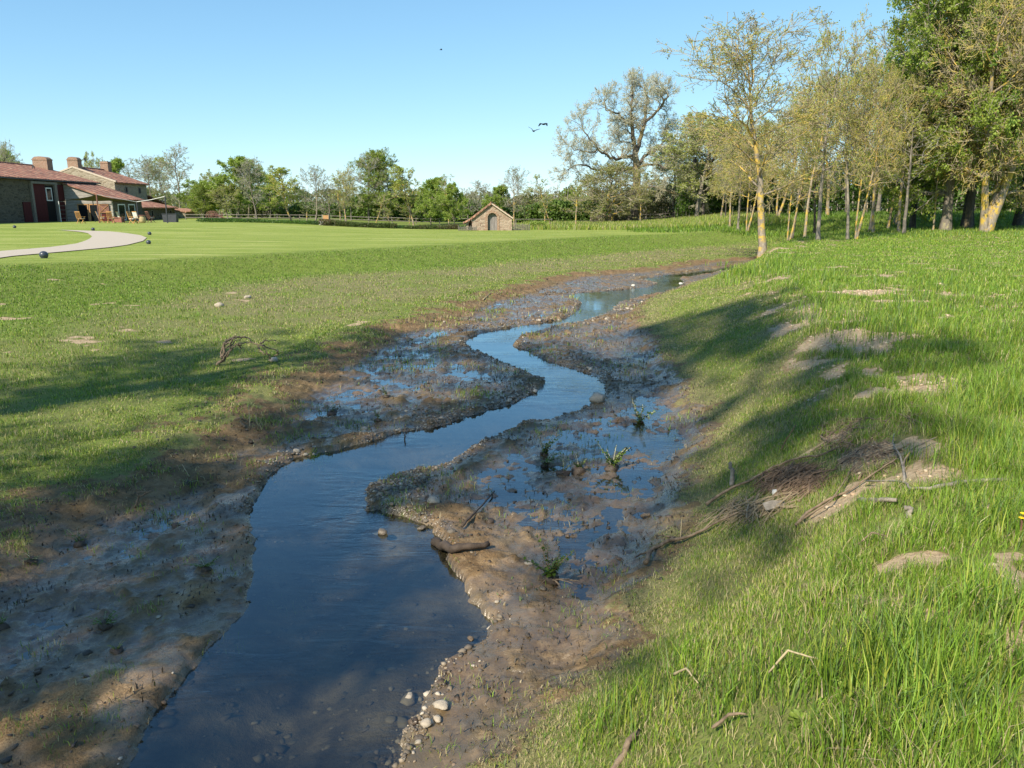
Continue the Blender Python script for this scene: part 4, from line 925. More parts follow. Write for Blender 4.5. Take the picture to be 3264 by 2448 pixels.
ext = empty('boarded_lean_to', (0, 0, 0)); tag(ext, 'lean to extension with weathered grey boards and orange framed glass doors', 'extension')
MB().prism([(-51.97, 0), (-46.5, 0), (-46.5, 3.12), (-51.97, 4.9)], 90.02, 90.2).build('board_wall', M['boards'], ext)
MB().box(-46.7, -46.5, 90.2, 97.2, 0, 3.1).build('wall', M['stone_shaded'], ext)
MB().prism([(-53.5, 0), (-46.7, 0), (-46.7, 3.1), (-51.97, 4.85), (-53.5, 4.85)], 97.2, 97.38).build('rear_wall', M['stone_shaded'], ext)
roof_slab((-46.1, 89.75, 3.1), (-46.1, 97.5, 3.1), (-51.95, 97.5, 5.02), (-51.95, 89.75, 5.02)).build('roof', M['roof'], ext)
for a, b in ((-50.55, -49.3), (-49.2, -48.0)):
    f = MB().box(a, a + .1, 89.93, 90.02, GH - .1, 2.6).box(b - .1, b, 89.93, 90.02, GH - .1, 2.6).box(a + .1, b - .1, 89.93, 90.02, 2.48, 2.6).build('glass_door', M['frame_wood'], ext)
    MB().box(a + .1, b - .1, 89.97, 90.015, GH - .1, 2.48).build('pane', M['glass'], f)
MB().box(-50.75, -46.5, 89.9, 90.0, 2.62, 2.85).build('lintel', M['boards'], ext)
sh = MB().box(-47.95, -46.85, 89.86, 89.92, 1.55, 2.55).build('shutter', M['shutter'], ext)
MB().beam((-47.95, 89.84, 1.6), (-46.85, 89.84, 2.5), .07, .03).beam((-47.95, 89.84, 2.5), (-46.85, 89.84, 1.6), .07, .03).beam((-47.95, 89.84, 2.5), (-46.85, 89.84, 2.5), .07, .03).beam((-47.95, 89.84, 1.6), (-46.85, 89.84, 1.6), .07, .03).build('cross_brace', M['frame_wood'], sh)
MB().box(-47.85, -46.75, 89.93, 90.015, GH - .1, 1.5).build('low_panel', M['red_boards'], ext)
window(ext, 0, 'window', -46.5, 91.2, 92.9, .7, 2.6, 'white', 'glass', .12); window(ext, 0, 'window', -46.5, 93.7, 95.3, .7, 2.6, 'white', 'glass', .12)

low = empty('low_outbuilding', (0, 0, 0)); tag(low, 'low stone outbuilding with sagging tiled roof at the right end of the farmhouse', 'outbuilding')
MB().prism([(-53.58, 0), (-48, 0), (-48, 2.2), (-53.58, 3.35)], 99.6, 110).build('wall', M['stone_shaded'], low)
roof_slab((-47.6, 99.3, 2.22), (-47.6, 110.3, 2.22), (-53.55, 110.3, 3.45), (-53.55, 99.3, 3.45)).build('roof', M['roof'], low)
for y_ in (102.6, 108.2): window(low, 0, 'window', -47.99, y_, y_ + .7, 1.0, 1.9, 'oldwood', 'inside', .08)

shed = empty('small_stone_shed', (0, 0, 0)); tag(shed, 'small stone shed with bright orange roof behind the wooden cart', 'shed')
MB().prism([(-52.6, 0), (-50.0, 0), (-50.0, 1.55), (-52.6, 2.0)], 118, 124.5).build('wall', M['stone_lit'], shed)
roof_slab((-49.7, 117.8, 1.62), (-49.7, 124.7, 1.62), (-52.7, 124.7, 2.15), (-52.7, 117.8, 2.15)).build('roof', M['roof_x'], shed)
dw = MB().box(-49.9, -49.6, 124.8, 132, 0, 1.25).build('garden_wall', M['stone_shaded']); tag(dw, 'low dark wall running on behind the small orange roofed shed', 'wall')

# ------------------------------------------------------------------ hut
hut = empty('stone_hut', (-2, 74, 0)); hut.location = (0, 0, 0); tag(hut, 'small stone hut with arched grey door standing in the middle of the lawn', 'hut')
XL, XR, XA, ZA, ZE = -3.85, .0, -2.0, 2.45, 1.15; da, db, zs, rr_ = -2.34, -1.44, 1.2, .45
arch = [(da + .45 - .45 * math.cos(a), zs + .45 * math.sin(a)) for a in np.linspace(0, math.pi, 11)]
MB().prism([(XL, -.3), (XL, ZE), (XA, ZA), (XR, ZE), (XR, -.3), (db, -.3)] + arch[::-1] + [(da, -.3)], 74, 74.4).build('wall', M['stone_hut'], hut)
MB().box(XL, XL + .35, 74.4, 79, -.3, ZE).box(XR - .35, XR, 74.4, 79, -.3, ZE).prism([(XL, -.3), (XR, -.3), (XR, ZE), (XA, ZA), (XL, ZE)], 79, 79.35).build('side_walls', M['stone_hut'], hut)
ao = [(da + .45 - .68 * math.cos(a), zs + .66 * math.sin(a)) for a in np.linspace(0, math.pi, 11)]
MB().prism([(da - .23, -.1)] + ao + [(db + .23, -.1), (db + .002, -.1)] + arch[::-1] + [(da - .002, -.1)], 73.96, 74.05).build('brick_arch', M['brick'], hut)
MB().prism([(da, -.1)] + arch + [(db, -.1)], 74.30, 74.36).build('door', M['door_grey'], hut)
rfm = merge(roof_slab((XL - .15, 73.8, ZE - .05), (XL - .15, 79.5, ZE - .05), (XA, 79.5, ZA + .14), (XA, 73.8, ZA + .14), .12), roof_slab((XR + .15, 73.95, ZE - .05), (XR + .15, 79.5, ZE - .05), (XA, 79.5, ZA + .14), (XA, 73.95, ZA + .14), .12))
rf = rfm.build('roof', M['roof_x'], hut)
MB().beam((XA, 73.86, ZA + .1), (XR + .1, 73.86, ZE - .02), .14, .10).build('verge', M['verge'], rf)
MB().tube([(XA, 73.75, ZA + .17), (XA, 79.5, ZA + .17)], .09, 8).build('ridge_tiles', M['roof_x'], rf)
lt = MB().box(-4.45, -4.2, 74.1, 76.4, -.3, .72).box(-4.2, XL - .01, 75.6, 76.4, -.3, .85).build('side_shelter', M['stone_lit'], hut)
roof_slab((-4.7, 73.85, .72), (-4.7, 76.6, .72), (XL - .18, 76.6, 1.06), (XL - .18, 73.85, 1.06), .1).build('shelter_roof', M['roof_x'], lt)
def hurdle(x0, x1, y, h, label):
    e = empty('wicker_hurdle', ((x0 + x1) / 2, y, G((x0 + x1) / 2, y))); tag(e, label, 'hurdle', 'wicker hurdles beside the hut'); rg = random.Random(int(x0 * 10)); w = (x1 - x0) / 2
    for k in range(4): MB().tube([(-w + 2 * w * k / 3, 0, -.1), (-w + 2 * w * k / 3, 0, h + .1)], .035, 6).build('stake', M['oldwood'], e)
    m = MB()
    for i in range(int(h / .06)):
        m.tube([(-w + 2 * w * j / 9, .04 * (1 if (i + j) % 2 else -1), .04 + i * .06 + rg.uniform(-.015, .015)) for j in range(10)], .022, 5)
    m.build('woven_panel', M['oldwood'], e)
hurdle(-5.1, -3.4, 73.2, .38, 'low dark wicker hurdle on the left side of the hut'); hurdle(-.4, 1.7, 74.2, .55, 'woven wicker hurdle on the right side of the hut')

# ------------------------------------------------------------------ fences
def rail_fence(pts, step, h, rails, label, name='rail_fence', m='oldwood', pr=.06, rr=.04, sag=.03, seed=1, thin=None):
    e = empty(name, (0, 0, 0)); tag(e, label, 'fence'); rg = random.Random(seed); P_ = []
    for (a, b) in zip(pts[:-1], pts[1:]):
        L = math.dist(a, b); k = max(1, round(L / step))
        for i in range(k): P_.append((a[0] + (b[0] - a[0]) * i / k, a[1] + (b[1] - a[1]) * i / k))
    P_.append(pts[-1])
    for (x, y) in P_: g = G(x, y); MB().tube([(x, y, g - .2), (x + rg.uniform(-.04, .04), y, g + h + rg.uniform(0, .12))], pr, 6).build('post', M[m], e)
    for q in rails:
        mm = MB()
        for (a, b) in zip(P_[:-1], P_[1:]): mm.tube([(a[0], a[1] - pr - rr, G(*a) + q + rg.uniform(-sag, sag)), (b[0], b[1] - pr - rr, G(*b) + q + rg.uniform(-sag, sag))], rr, 5)
        mm.build('wire' if thin else 'rail', M[thin or m], e)
rail_fence([(-44, 104), (-33, 99), (-21, 97), (-9, 96), (-5, 96)], 3.2, .75, (.3, .68), 'weathered post and rail fence running behind the trees left of the hut')
rail_fence([(.5, 96), (5, 96.5)], 2.3, .7, (.62,), 'short rail fence directly right of the hut', seed=4)
rail_fence([(17.5, 103), (26, 101), (33, 98)], 2.6, .9, (.4, .8), 'dark rail fence behind the big tree pair right of the oak', seed=6, m='bark_dark')
rail_fence([(24, 84), (32, 84), (43, 84), (58, 83), (75, 80)], 2.2, 1.15, (.55, 1.0), 'wire fence on pale posts across the shaded bank behind the grove', 'wire_fence', 'postwood', .055, .018, .01, 8, 'wirem')

# ------------------------------------------------------------------ terrace
def fold_chair(px, Y, rz, label, m='teak', cloth=None):
    x = atY(px, 668, Y)[0]; e = empty('garden_chair', (x, Y, G(x, Y)), rz); tag(e, label, 'chair', 'wooden garden chairs on the terrace')
    for s in (-1, 1):
        MB().beam((s * .26, .28, 0), (s * .26, -.22, .66), .045, .05).build('leg', M[m], e); MB().beam((s * .26, -.30, 0), (s * .26, .22, .46), .045, .05).build('leg', M[m], e)
        MB().beam((s * .30, -.30, .64), (s * .30, .28, .66), .06, .03).build('armrest', M[m], e)
    b = MB().beam((-.24, .22, .42), (-.24, .44, 1.12), .045, .03).beam((.24, .22, .42), (.24, .44, 1.12), .045, .03)
    for k in range(7): xx = -.18 + .06 * k; b.beam((xx, .235, .46), (xx, .43, 1.06), .035, .015)
    b.beam((-.26, .44, 1.12), (.26, .44, 1.12), .05, .07).build('backrest', M[m], e)
    s_ = MB()
    for k in range(6): s_.box(-.25, .25, -.27 + .085 * k, -.20 + .085 * k, .43, .455)
    s_.build('seat', M[m], e); MB().box(-.24, .24, -.26, .2, .457, .51).build('cushion', M['cloth'], e)
    if cloth: MB().obox((0, .34, .82), ((1, 0, 0), (0, .3, 1), (0, -1, .3)), (.25, .32, .035)).build('draped_cloth', M[cloth], e)
    return e
fold_chair(254, 76, 3.0, 'orange wooden chair standing alone leftmost on the lawn edge, back turned')
fold_chair(350, 77, 3.3, 'orange wooden chair right of the tall sail post, back turned')
fold_chair(320, 80, 1.9, 'chair with blue grey cloth over its back close to the tall sail post', cloth='cloth_grey')
fold_chair(385, 82, 2.4, 'chair with white cloth draped over it behind the low red brown table', cloth='cloth')
fold_chair(420, 75.5, 1.3, 'bright orange folding chair seen from its side with crossed legs')
fold_chair(436, 79, 2.9, 'chair hidden under a pale blue cloth beside the side on chair', cloth='cloth')
fold_chair(478, 82, 2.6, 'darker wooden chair near the outbuilding wall right of the pot', 'shutter')
tx = atY(373, 668, 80)[0]; e = empty('low_table', (tx, 80, G(tx, 80))); tag(e, 'low red brown boxy table between the terrace chairs', 'table')
MB().box(-.5, .5, -.35, .35, .50, .56).build('tabletop', M['terracotta'], e)
for i, j in ((-1, -1), (1, -1), (1, 1), (-1, 1)): MB().box(i * .46 - .04, i * .46 + .04, j * .31 - .04, j * .31 + .04, 0, .50).build('leg', M['terracotta'], e)
MB().box(-.42, .42, -.29, .29, .06, .46).build('drawer_box', M['terracotta'], e)
tx = atY(451, 668, 79)[0]; e = empty('barrel_pot', (tx, 79, G(tx, 79))); tag(e, 'pale ochre barrel used as a pot with a wooden lid on the terrace', 'barrel')
MB().lathe([(.001, 0), (.24, 0), (.31, .2), (.33, .4), (.30, .62), (.26, .7), (.22, .7), (.001, .68)], n=18).build('body', M['ochre'], e, True)
MB().lathe([(.001, .72), (.36, .72), (.37, .76), (.35, .79), (.001, .79)], n=18).build('lid', M['shutter'], e)
tx = atY(541, 668, 84)[0]; e = empty('dark_planter', (tx, 84, G(tx, 84))); tag(e, 'dark rectangular trough standing right of the last sail post', 'planter')
MB().prism([(-.7, 0), (.7, 0), (.78, .85), (-.78, .85)], -.3, .3).build('box', M['iron'], e); MB().box(-.82, .82, -.34, .34, .852, .90).build('rim', M['iron'], e)
tx = atY(196, 668, 86)[0]; e = empty('rusty_ladder', (tx, 86, G(tx, 86))); tag(e, 'small ladder like frame leaning by the red barn doors', 'ladder')
for s in (-1, 1): MB().beam((s * .4, 0, 0), (s * .4, .3, 2.4), .06).build('side_rail', M['oldwood'], e)
for k in range(5): MB().beam((-.4, .05 + .055 * k, .4 + .45 * k), (.4, .05 + .055 * k, .4 + .45 * k), .045).build('rung', M['oldwood'], e)
sail = empty('shade_sail', (0, 0, 0)); tag(sail, 'dark brown shade sail stretched between poles in front of the farmhouse', 'shade sail')
PO = [(190, 85, 2.85, .045, 'white'), (299, 86, 3.35, .055, 'iron'), (313, 79, 3.45, .07, 'shutter'), (438, 82, 2.75, .06, 'iron'), (530, 78.5, 3.25, .07, 'iron')]; top = []
for px_, Y_, zt, r_, mm in PO:
    x_ = atY(px_, 668, Y_)[0]; top.append(np.array([x_, Y_, zt])); MB().tube([(x_, Y_, G(x_, Y_) - .2), (x_, Y_, zt)], r_, 8).build('pole', M[mm], sail)
def sheet(A, B, C, D, sag, n=12):
    m = MB(); 
    for k in (0, 1):
        for i in range(n + 1):
            for j in range(n + 1):
                u, v = i / n, j / n; u2 = u + .10 * math.sin(math.pi * v) * (.5 - u) * 2; v2 = v + .10 * math.sin(math.pi * u) * (.5 - v) * 2
                p = A * (1 - u2) * (1 - v2) + B * u2 * (1 - v2) + C * u2 * v2 + D * (1 - u2) * v2; p = p + np.array([0, 0, -sag * math.sin(math.pi * u) * math.sin(math.pi * v) - .02 * k]); m.v.append(tuple(p))
    q = (n + 1) ** 2
    for i in range(n):
        for j in range(n):
            a = i * (n + 1) + j; m.f += [(a, a + 1, a + n + 2, a + n + 1), (q + a, q + a + n + 1, q + a + n + 2, q + a + 1)]
    return m
sheet(top[0], top[2], top[3], top[1], .25).build('cloth', M['sail'], sail, True)
MB().tube([top[3], (top[3] + top[4]) / 2 - np.array([0, 0, .06]), top[4]], .03, 6).tube([top[2], top[3]], .02, 5).build('rope', M['white'], sail)

# wooden cart
tx = atY(690, 668, 93)[0]; e = empty('old_wooden_cart', (tx, 93, G(tx, 93)), .2); tag(e, 'old wooden cart with one big spoked wheel and shafts resting on the grass', 'cart')
wh = MB().lathe([(.52, -.04), (.60, -.04), (.60, .04), (.52, .04), (.52, -.04)], n=20)
w_ = wh.build('wheel', M['shutter'], e); w_.rotation_euler = (R(90), 0, R(15)); w_.location = (-.62, -.3, .6)
sp = MB()
for k in range(10): a = k * math.pi / 5; sp.beam((0, 0, 0), (.54 * math.cos(a), .54 * math.sin(a), 0), .05, .04)
sp.lathe([(.001, -.1), (.10, -.1), (.10, .1), (.001, .1)], n=10).build('spokes', M['shutter'], w_)
w2 = w_.copy(); COL.objects.link(w2); w2.location = (-.5, .5, .6); w2.parent = e
for c in w_.children: cc = c.copy(); COL.objects.link(cc); cc.parent = w2
MB().beam((-.7, .1, .95), (1.3, .1, .12), .16, .14).beam((-.4, .35, .9), (1.25, .35, .1), .12, .12).beam((-.6, -.35, .6), (-.5, .55, .6), .1).build('shaft', M['shutter'], e)
MB().beam((-.4, -.1, .75), (.9, -.1, .35), .3, .08).beam((.5, 0, 0), (.6, .05, 1.0), .09).build('load_bed', M['shutter'], e)
# small things on the lawn
tx = atY(1028, 668, 81)[0]; e = empty('tilted_box', (tx, 81, G(tx, 81)), -.3); tag(e, 'white slatted box with dark end lying tilted at the lawn edge', 'box')
b_ = MB().box(-.32, .12, -.3, .3, 0, .36); b_.build('casing', M['white'], e); MB().box(.122, .30, -.3, .3, -.02, .38).build('dark_end', M['iron'], e); MB().box(-.325, .1, -.32, -.302, .10, .13).box(-.325, .1, -.32, -.302, .22, .25).build('slats', M['cloth'], e)
e.rotation_euler = (0, R(10), -.3)
tx = atY(1038, 668, 95)[0]; e = empty('notice_post', (tx, 95, G(tx, 95))); tag(e, 'small orange brown wooden info post by the field fence', 'sign post')
MB().box(-.35, .28, -.03, .03, .05, .78).build('board', M['frame_wood'], e); MB().box(-.42, -.352, -.05, .05, -.1, .85).box(.282, .35, -.05, .05, -.1, .85).build('leg', M['postwood'], e)
tx = atY(2079, 668, 101)[0]; e = empty('picnic_table', (tx, 101, G(tx, 101))); tag(e, 'long dark picnic table in the shade just right of the oak', 'table')
MB().box(-1.3, 1.3, -.4, .4, .84, .92).build('tabletop', M['oldwood'], e)
for s in (-1, 1): MB().beam((s * .9, -.35, 0), (s * .9, .35, .84), .09).build('leg', M['oldwood'], e); MB().beam((s * .9, .35, 0), (s * .9, -.35, .84), .09).build('leg', M['oldwood'], e)
for s in (-1, 1): MB().box(-1.2, 1.2, s * .75 - .14, s * .75 + .14, .44, .49).build('bench', M['oldwood'], e)
def stone_pile(px0, px1, Y, h, label, m, name='low_stone_wall', dark=None):
    x0 = atY(px0, 668, Y)[0]; x1 = atY(px1, 668, Y)[0]; rg = random.Random(px0); mm = MB(); g = G((x0 + x1) / 2, Y); z = 0
    while z < h:
        x = x0
        while x < x1:
            w = rg.uniform(.25, .55); mm.obox((x + w / 2, Y + rg.uniform(-.08, .08), g + z + .08), ((1, rg.uniform(-.1, .1), rg.uniform(-.1, .1)), (0, 1, 0), (0, 0, 1)), (w / 2 * .97, rg.uniform(.2, .3), .085)); x += w
        z += .17
    o = mm.build(name, M[m]); tag(o, label, 'wall' if 'wall' in name else 'log pile')
stone_pile(1882, 1952, 99, 1.0, 'low reddish stone wall half hidden by the willow left of the oak', 'stone_hut'); stone_pile(1958, 2004, 97.5, 1.05, 'dark stacked wall between the orange willow trunk and the oak', 'stone_shaded')
stone_pile(1850, 1900, 95, .35, 'low heap of cut logs in front of the reddish wall', 'bark_dark', 'log_pile')
# path and ball lamps
def resample(P_, n):
    P_ = np.array(P_, float); c = np.concatenate([[0], np.cumsum(np.linalg.norm(np.diff(P_, axis=0), axis=1))]); q = np.linspace(0, c[-1], n); return np.stack([np.interp(q, c, P_[:, k]) for k in range(2)], 1)
outp = [(-320,862),(0,824),(41,818),(155,808),(244,800),(350,790),(407,782),(456,769.5),(468,759),(447,751),(407,745),(350,739),(264,736),(191,734)]
innp = [(-320,828),(0,802),(81,796),(163,789),(244,778),(272,769),(285,763),(294,755),(281,745),(262,741),(244,739),(215,736.5),(180,733)]
OW = resample([gp(*p)[:2] for p in outp], 90); IW = resample([gp(*p)[:2] for p in innp], 90)
V = []; F_ = []
for i in range(90):
    for j in range(7): q = OW[i] * (1 - j / 6) + IW[i] * j / 6; V.append((q[0], q[1], G(*q) + .035))
for i in range(89):
    for j in range(6): a = i * 7 + j; F_.append((a, a + 1, a + 8, a + 7))
tag(link('path', npmesh('path', V, [F_]), M['path']), kind='structure')
BL_ = [(141, 823, .17, 'dark ball lamp nearest the camera, at the lower edge of the gravel path'), (474, 778, .13, 'dark ball lamp just below the rightmost bend of the path'), (477, 749, .13, 'dark ball lamp just above the rightmost bend of the path'), (297, 735, .13, 'dark ball lamp behind the path, in front of the terrace'), (47, 727, .13, 'dark ball lamp far left on the lawn near the barn')]
for px_, py_, r_, lb in BL_:
    p = gp(px_, py_); e = empty('ball_lamp', tuple(p)); tag(e, lb, 'garden lamp', 'dark ball lamps along the path')
    MB().lathe([(.001, -.02)] + [(r_ * math.sin(a), r_ * .8 - r_ * math.cos(a) * .92) for a in np.linspace(.5, math.pi, 12)], n=20).build('globe', M['dome'], e, True)
    MB().lathe([(.001, -.03), (r_ * .75, -.03), (r_ * .75, .03), (r_ * .55, .04), (.001, .04)], n=16).build('base', M['iron'], e)

# ------------------------------------------------------------------ birds
def bird(px, py, Y, pose, label, s=1., rz=0.):
    p = atY(px, py, Y); e = MB()
    body = [(.001, -.22), (.03, -.18), (.055, -.08), (.065, .02), (.05, .12), (.035, .16), (.036, .20), (.02, .24), (.006, .29)]
    n = 10
    for (r, a) in body:
        for j in range(n): t = 2 * math.pi * j / n; e.v.append((a, r * math.cos(t), r * .9 * math.sin(t)))
    for i in range(len(body) - 1):
        for j in range(n): e.f.append((i * n + j, i * n + (j + 1) % n, (i + 1) * n + (j + 1) % n, (i + 1) * n + j))
    e.prism([(-.18, -.012), (-.34, -.05), (-.34, .05), (-.18, .012)], -.006, .006)
    def wing(s_, a1, a2, sweep):
        r0 = np.array([.02, s_ * .04, .02]); r1 = r0 + np.array([.02, s_ * .2 * math.cos(a1), .2 * math.sin(a1)]); r2 = r1 + np.array([sweep, s_ * .24 * math.cos(a2), .24 * math.sin(a2)])
        pts = [(r0, .13), (r1, .13), (r2, .05)]; k = len(e.v)
        for (c, w) in pts:
            for dx, dz in ((w, 0), (0, .012), (-w * 1.2, 0), (0, -.012)): e.v.append((c[0] + dx, c[1], c[2] + dz))
        for i in range(2):
            for j in range(4): e.f.append((k + 4 * i + j, k + 4 * i + (j + 1) % 4, k + 4 * i + 4 + (j + 1) % 4, k + 4 * i + 4 + j))
        e.f.append((k + 8, k + 9, k + 10, k + 11))
    if pose == 'up': wing(1, .9, .5, -.04); wing(-1, .35, .2, -.03)
    elif pose == 'down': wing(1, .3, -.9, -.08); wing(-1, .2, -1.0, -.1)
    else:
        for s_ in (-1, 1): wing(s_, -1.2, -1.3, -.2)
    o = e.build('bird', M['bird']); o.location = p; o.scale = (s, s, s); o.rotation_euler = (0, 0, rz) if pose in ('up', 'down') else (0, R(-40), rz); tag(o, label, 'bird', 'dark birds')
bird(1701, 418, 55, 'up', 'lower of the two black birds flying in mid sky, wings raised', 1.0, 1.3)
bird(1732, 396, 55, 'down', 'upper of the two black birds flying in mid sky, wings bent down', 1.0, .9)
bird(1406, 159, 90, 'up', 'tiny bird high up alone in the left part of the sky', .55, .3)
bird(268, 505, 105.6, 'sit', 'bird perched on the middle farmhouse chimney', .9, .6); bird(107, 529, 90, 'sit', 'bird sitting on the barn ridge', .8, 2.8)
bird(2213, 511, 91, 'sit', 'black bird perched in the pale tree right of the oak', 1.9, 1.)

# ------------------------------------------------------------------ grass (real blades, thinned with distance)
def blades(x, y, z, hgt, wid, lean, col, rg, curl=.5):
    n = len(x); az = rg.uniform(0, 2 * math.pi, n); la = lean * rg.uniform(.3, 1.3, n)
    dx, dy = np.cos(az), np.sin(az); fa = az + math.pi / 2 + rg.normal(0, .5, n); wx, wy = np.cos(fa) * wid / 2, np.sin(fa) * wid / 2
    P0 = np.stack([x, y, z - .01], 1); h = hgt
    up1 = .55 * h * np.cos(la * .5); o1 = .55 * h * np.sin(la * .5); up2 = up1 + .45 * h * np.cos(la * (1 + curl)); o2 = o1 + .45 * h * np.sin(la * (1 + curl))
    P1 = P0 + np.stack([dx * o1, dy * o1, up1], 1); P2 = P0 + np.stack([dx * o2, dy * o2, up2], 1); Wv = np.stack([wx, wy, wx * 0], 1)
    V = np.stack([P0 - Wv, P0 + Wv, P1 + Wv * .8, P1 - Wv * .8, P2], 1).reshape(-1, 3); b = np.arange(n)[:, None] * 5
    return V, b + np.array([0, 1, 2, 3]), b + np.array([3, 2, 4]), np.repeat(col, 5, 0)
def scatter(N, r0, r1, a0, a1, seed):
    rg = np.random.default_rng(seed); r = np.exp(rg.uniform(math.log(r0), math.log(r1), N)); th = rg.uniform(R(a0), R(a1), N); return rg, r, r * np.sin(th), r * np.cos(th)
PALG = {'fresh': (.20, .33, .035), 'mid': (.125, .22, .026), 'yel': (.32, .38, .06), 'straw': (.46, .40, .21), 'dark': (.075, .13, .025), 'blue': (.13, .21, .06)}
def pick(keys, w, n, rg):
    P_ = np.array([PALG[k] for k in keys]); w = np.array(w, float); 
    if w.ndim == 1: w = np.tile(w, (n, 1))
    c = np.cumsum(w, 1); c /= c[:, -1:]; i = (rg.uniform(0, 1, (n, 1)) > c).sum(1); return P_[np.clip(i, 0, len(keys) - 1)] * rg.uniform(.75, 1.25, (n, 1)) * rg.uniform(.95, 1.05, (n, 3))
def grow_grass(name, N, r0, r1, a0, a1, side, seed, cap=3200):
    rg, r, x, y = scatter(N, r0, r1, a0, a1, seed); dens = N / (math.log(r1 / r0) * R(a1 - a0) * r * r)
    k = rg.uniform(0, 1, N) < np.minimum(1, cap / dens); x, y, r = x[k], y[k], r[k]
    cl, bl, tl, tr, cr = valley(x, y); k = (x > tr - .25) if side > 0 else (x < tl + 1.3)
    x, y, r = x[k], y[k], r[k]; z = height(x, y); green, dry, mown, soil, wet, gv, bd_ = zones(x, y, z); cl, bl, tl, tr, cr = valley(x, y); n = len(x)
    nz = fbm(x, y, 1.7, 4, 61); tuft = fbm(x, y, 2.6, 3, 91); u = rg.uniform(0, 1, n)
    if side > 0:
        s = (x - tr) / (cr - tr); d = np.clip(green ** .6 * (1 - soil * .93), .02, 1) * np.where(s < .08, .95, 1) * (.45 + .55 * ss(tuft, .3, .55))
        tall = ss(tuft, .56, .7) * (s > .75); big = ss(fbm(x, y, 1.1, 2, 97), .55, .68) * (s > .9)
        tall = tall * (y < 25); h = (.042 + .035 * np.clip(s, 0, 1) * (1 - .5 * ss(y, 9, 20)) + .07 * tall + .07 * big * (1 - .6 * ss(y, 9, 20))) * rg.uniform(.5, 1.3, n) * (.7 + .3 * green)
        straw = np.clip(dry * .7 + .04 + .10 * (y > 9) * (s < .9) + (s < .12) * .35, 0, 1); d = d * (1 - .30 * ss(fbm(x, y, 4.5, 3, 143), .45, .62)); W_ = np.stack([.30 + .55 * ss(s, .5, 1) - .2 * straw, .34 + 0 * s, .30 + 0 * s, .8 * straw, .16 * big, .12 * tall], 1).clip(.01)
        col = pick(['fresh', 'mid', 'yel', 'straw', 'dark', 'blue'], W_, n, rg); lean = .35 + .5 * straw + .2 * rg.uniform(0, 1, n); fl = rg.uniform(0, 1, n) < .10 * (y < 16); lean = np.where(fl, 1.35, lean); col = np.where(fl[:, None], np.array([.42, .35, .20]) * rg.uniform(.6, 1.2, (n, 1)), col); h = np.where(fl, h * 1.2, h)
    else:
        e = tl - x; d = green ** .5 * (1 - soil * .9); edge_ = 1 - ss(e, .3, 3.); d = d * (.55 + .45 * ss(tuft, .35, .55)); d = np.where(e < -.1, d * ss(tuft + .1 * ss(-e, 1, 0), .48, .6), d)
        steep = ss(x, cl - .6, cl + 1.4) * (1 - ss(x, bl - .4, bl + 2.6)); berm = (x >= bl)
        h = lerp(np.where(berm, .045 + .03 * ss(tuft, .5, .65), .016), .055, steep) * rg.uniform(.6, 1.35, n)
        W_ = np.stack([lerp(.5, 1.1, steep), np.where(berm, .45, .5), np.where(berm, .35 + edge_ * .4, .35 + mown) * (1 - .5 * steep), np.where(berm, dry * .7 + edge_ * .25, .04 + mown * .5), lerp(.15, .45, steep)], 1)
        col = pick(['fresh', 'mid', 'yel', 'straw', 'dark'], W_, n, rg); lean = np.where(berm, .55 + edge_ * .6, .45)
        d = d * (1 - .65 * mown) * np.where(berm, .55 + .4 * edge_ + .4 * steep, 1)
    d = d * (1 - np.clip(PATHM(x, y), 0, 1))
    k = u < d; x, y, z, h, col, lean, r = x[k], y[k], z[k], h[k], col[k], lean[k], r[k]
    wid = np.maximum(.0038, .00062 * r) * rg.uniform(.7, 1.4, len(x)); h = np.maximum(h, 0) * (1 + .006 * r)
    V, q, t, tint = blades(x, y, z, h, wid, lean, col, rg)
    o = link(name, npmesh(name, V, [q, t], tint), M['grass']); return tag(o, kind='stuff')
PATHW = np.vstack([OW, IW[::-1]])
def PATHM(x, y):
    m = (y > 20) & (x < -8) & (y < 80); o = np.zeros(len(x)); xm, ym = x[m], y[m]; ins = np.zeros(len(xm), bool); P_ = PATHW; j = len(P_) - 1
    for i in range(len(P_)):
        a, b = P_[i], P_[j]; c = (a[1] > ym) != (b[1] > ym); ins ^= c & (xm < (b[0] - a[0]) * (ym - a[1]) / (b[1] - a[1] + 1e-12) + a[0]); j = i
    o[m] = ins; return o
grow_grass('bank_grass', 1300000, 1.7, 75, -14, 40, 1, 101, 9500)
grow_grass('bank_grass', 220000, 1.6, 30, 40, 72, 1, 111, 2500)
grow_grass('meadow_grass', 90000, 5, 40, -58, -40, -1, 112)
grow_grass('meadow_grass', 800000, 5, 75, -40, 22, -1, 102)
def clumps(name, P_, h, wid, per, rad, pal, lean, seed, hs=.3):
    """tufts at given ground points"""
    rg = np.random.default_rng(seed); P_ = np.array(P_, float); n = len(P_) * per; c = np.repeat(P_, per, 0); off = rg.normal(0, 1, (n, 2)) * np.repeat(np.broadcast_to(rad, len(P_)), per)[:, None]
    x, y = c[:, 0] + off[:, 0], c[:, 1] + off[:, 1]; z = height(x, y); hh = np.repeat(np.broadcast_to(h, len(P_)), per) * rg.uniform(.5, 1.2, n); w = np.repeat(np.broadcast_to(wid, len(P_)), per) * rg.uniform(.7, 1.3, n)
    V, q, t, tint = blades(x, y, z, hh, w, np.full(n, lean), pick(pal, [1] * len(pal), n, rg), rg, .8); o = link(name, npmesh(name, V, [q, t], tint), M['grass']); return tag(o, kind='stuff')
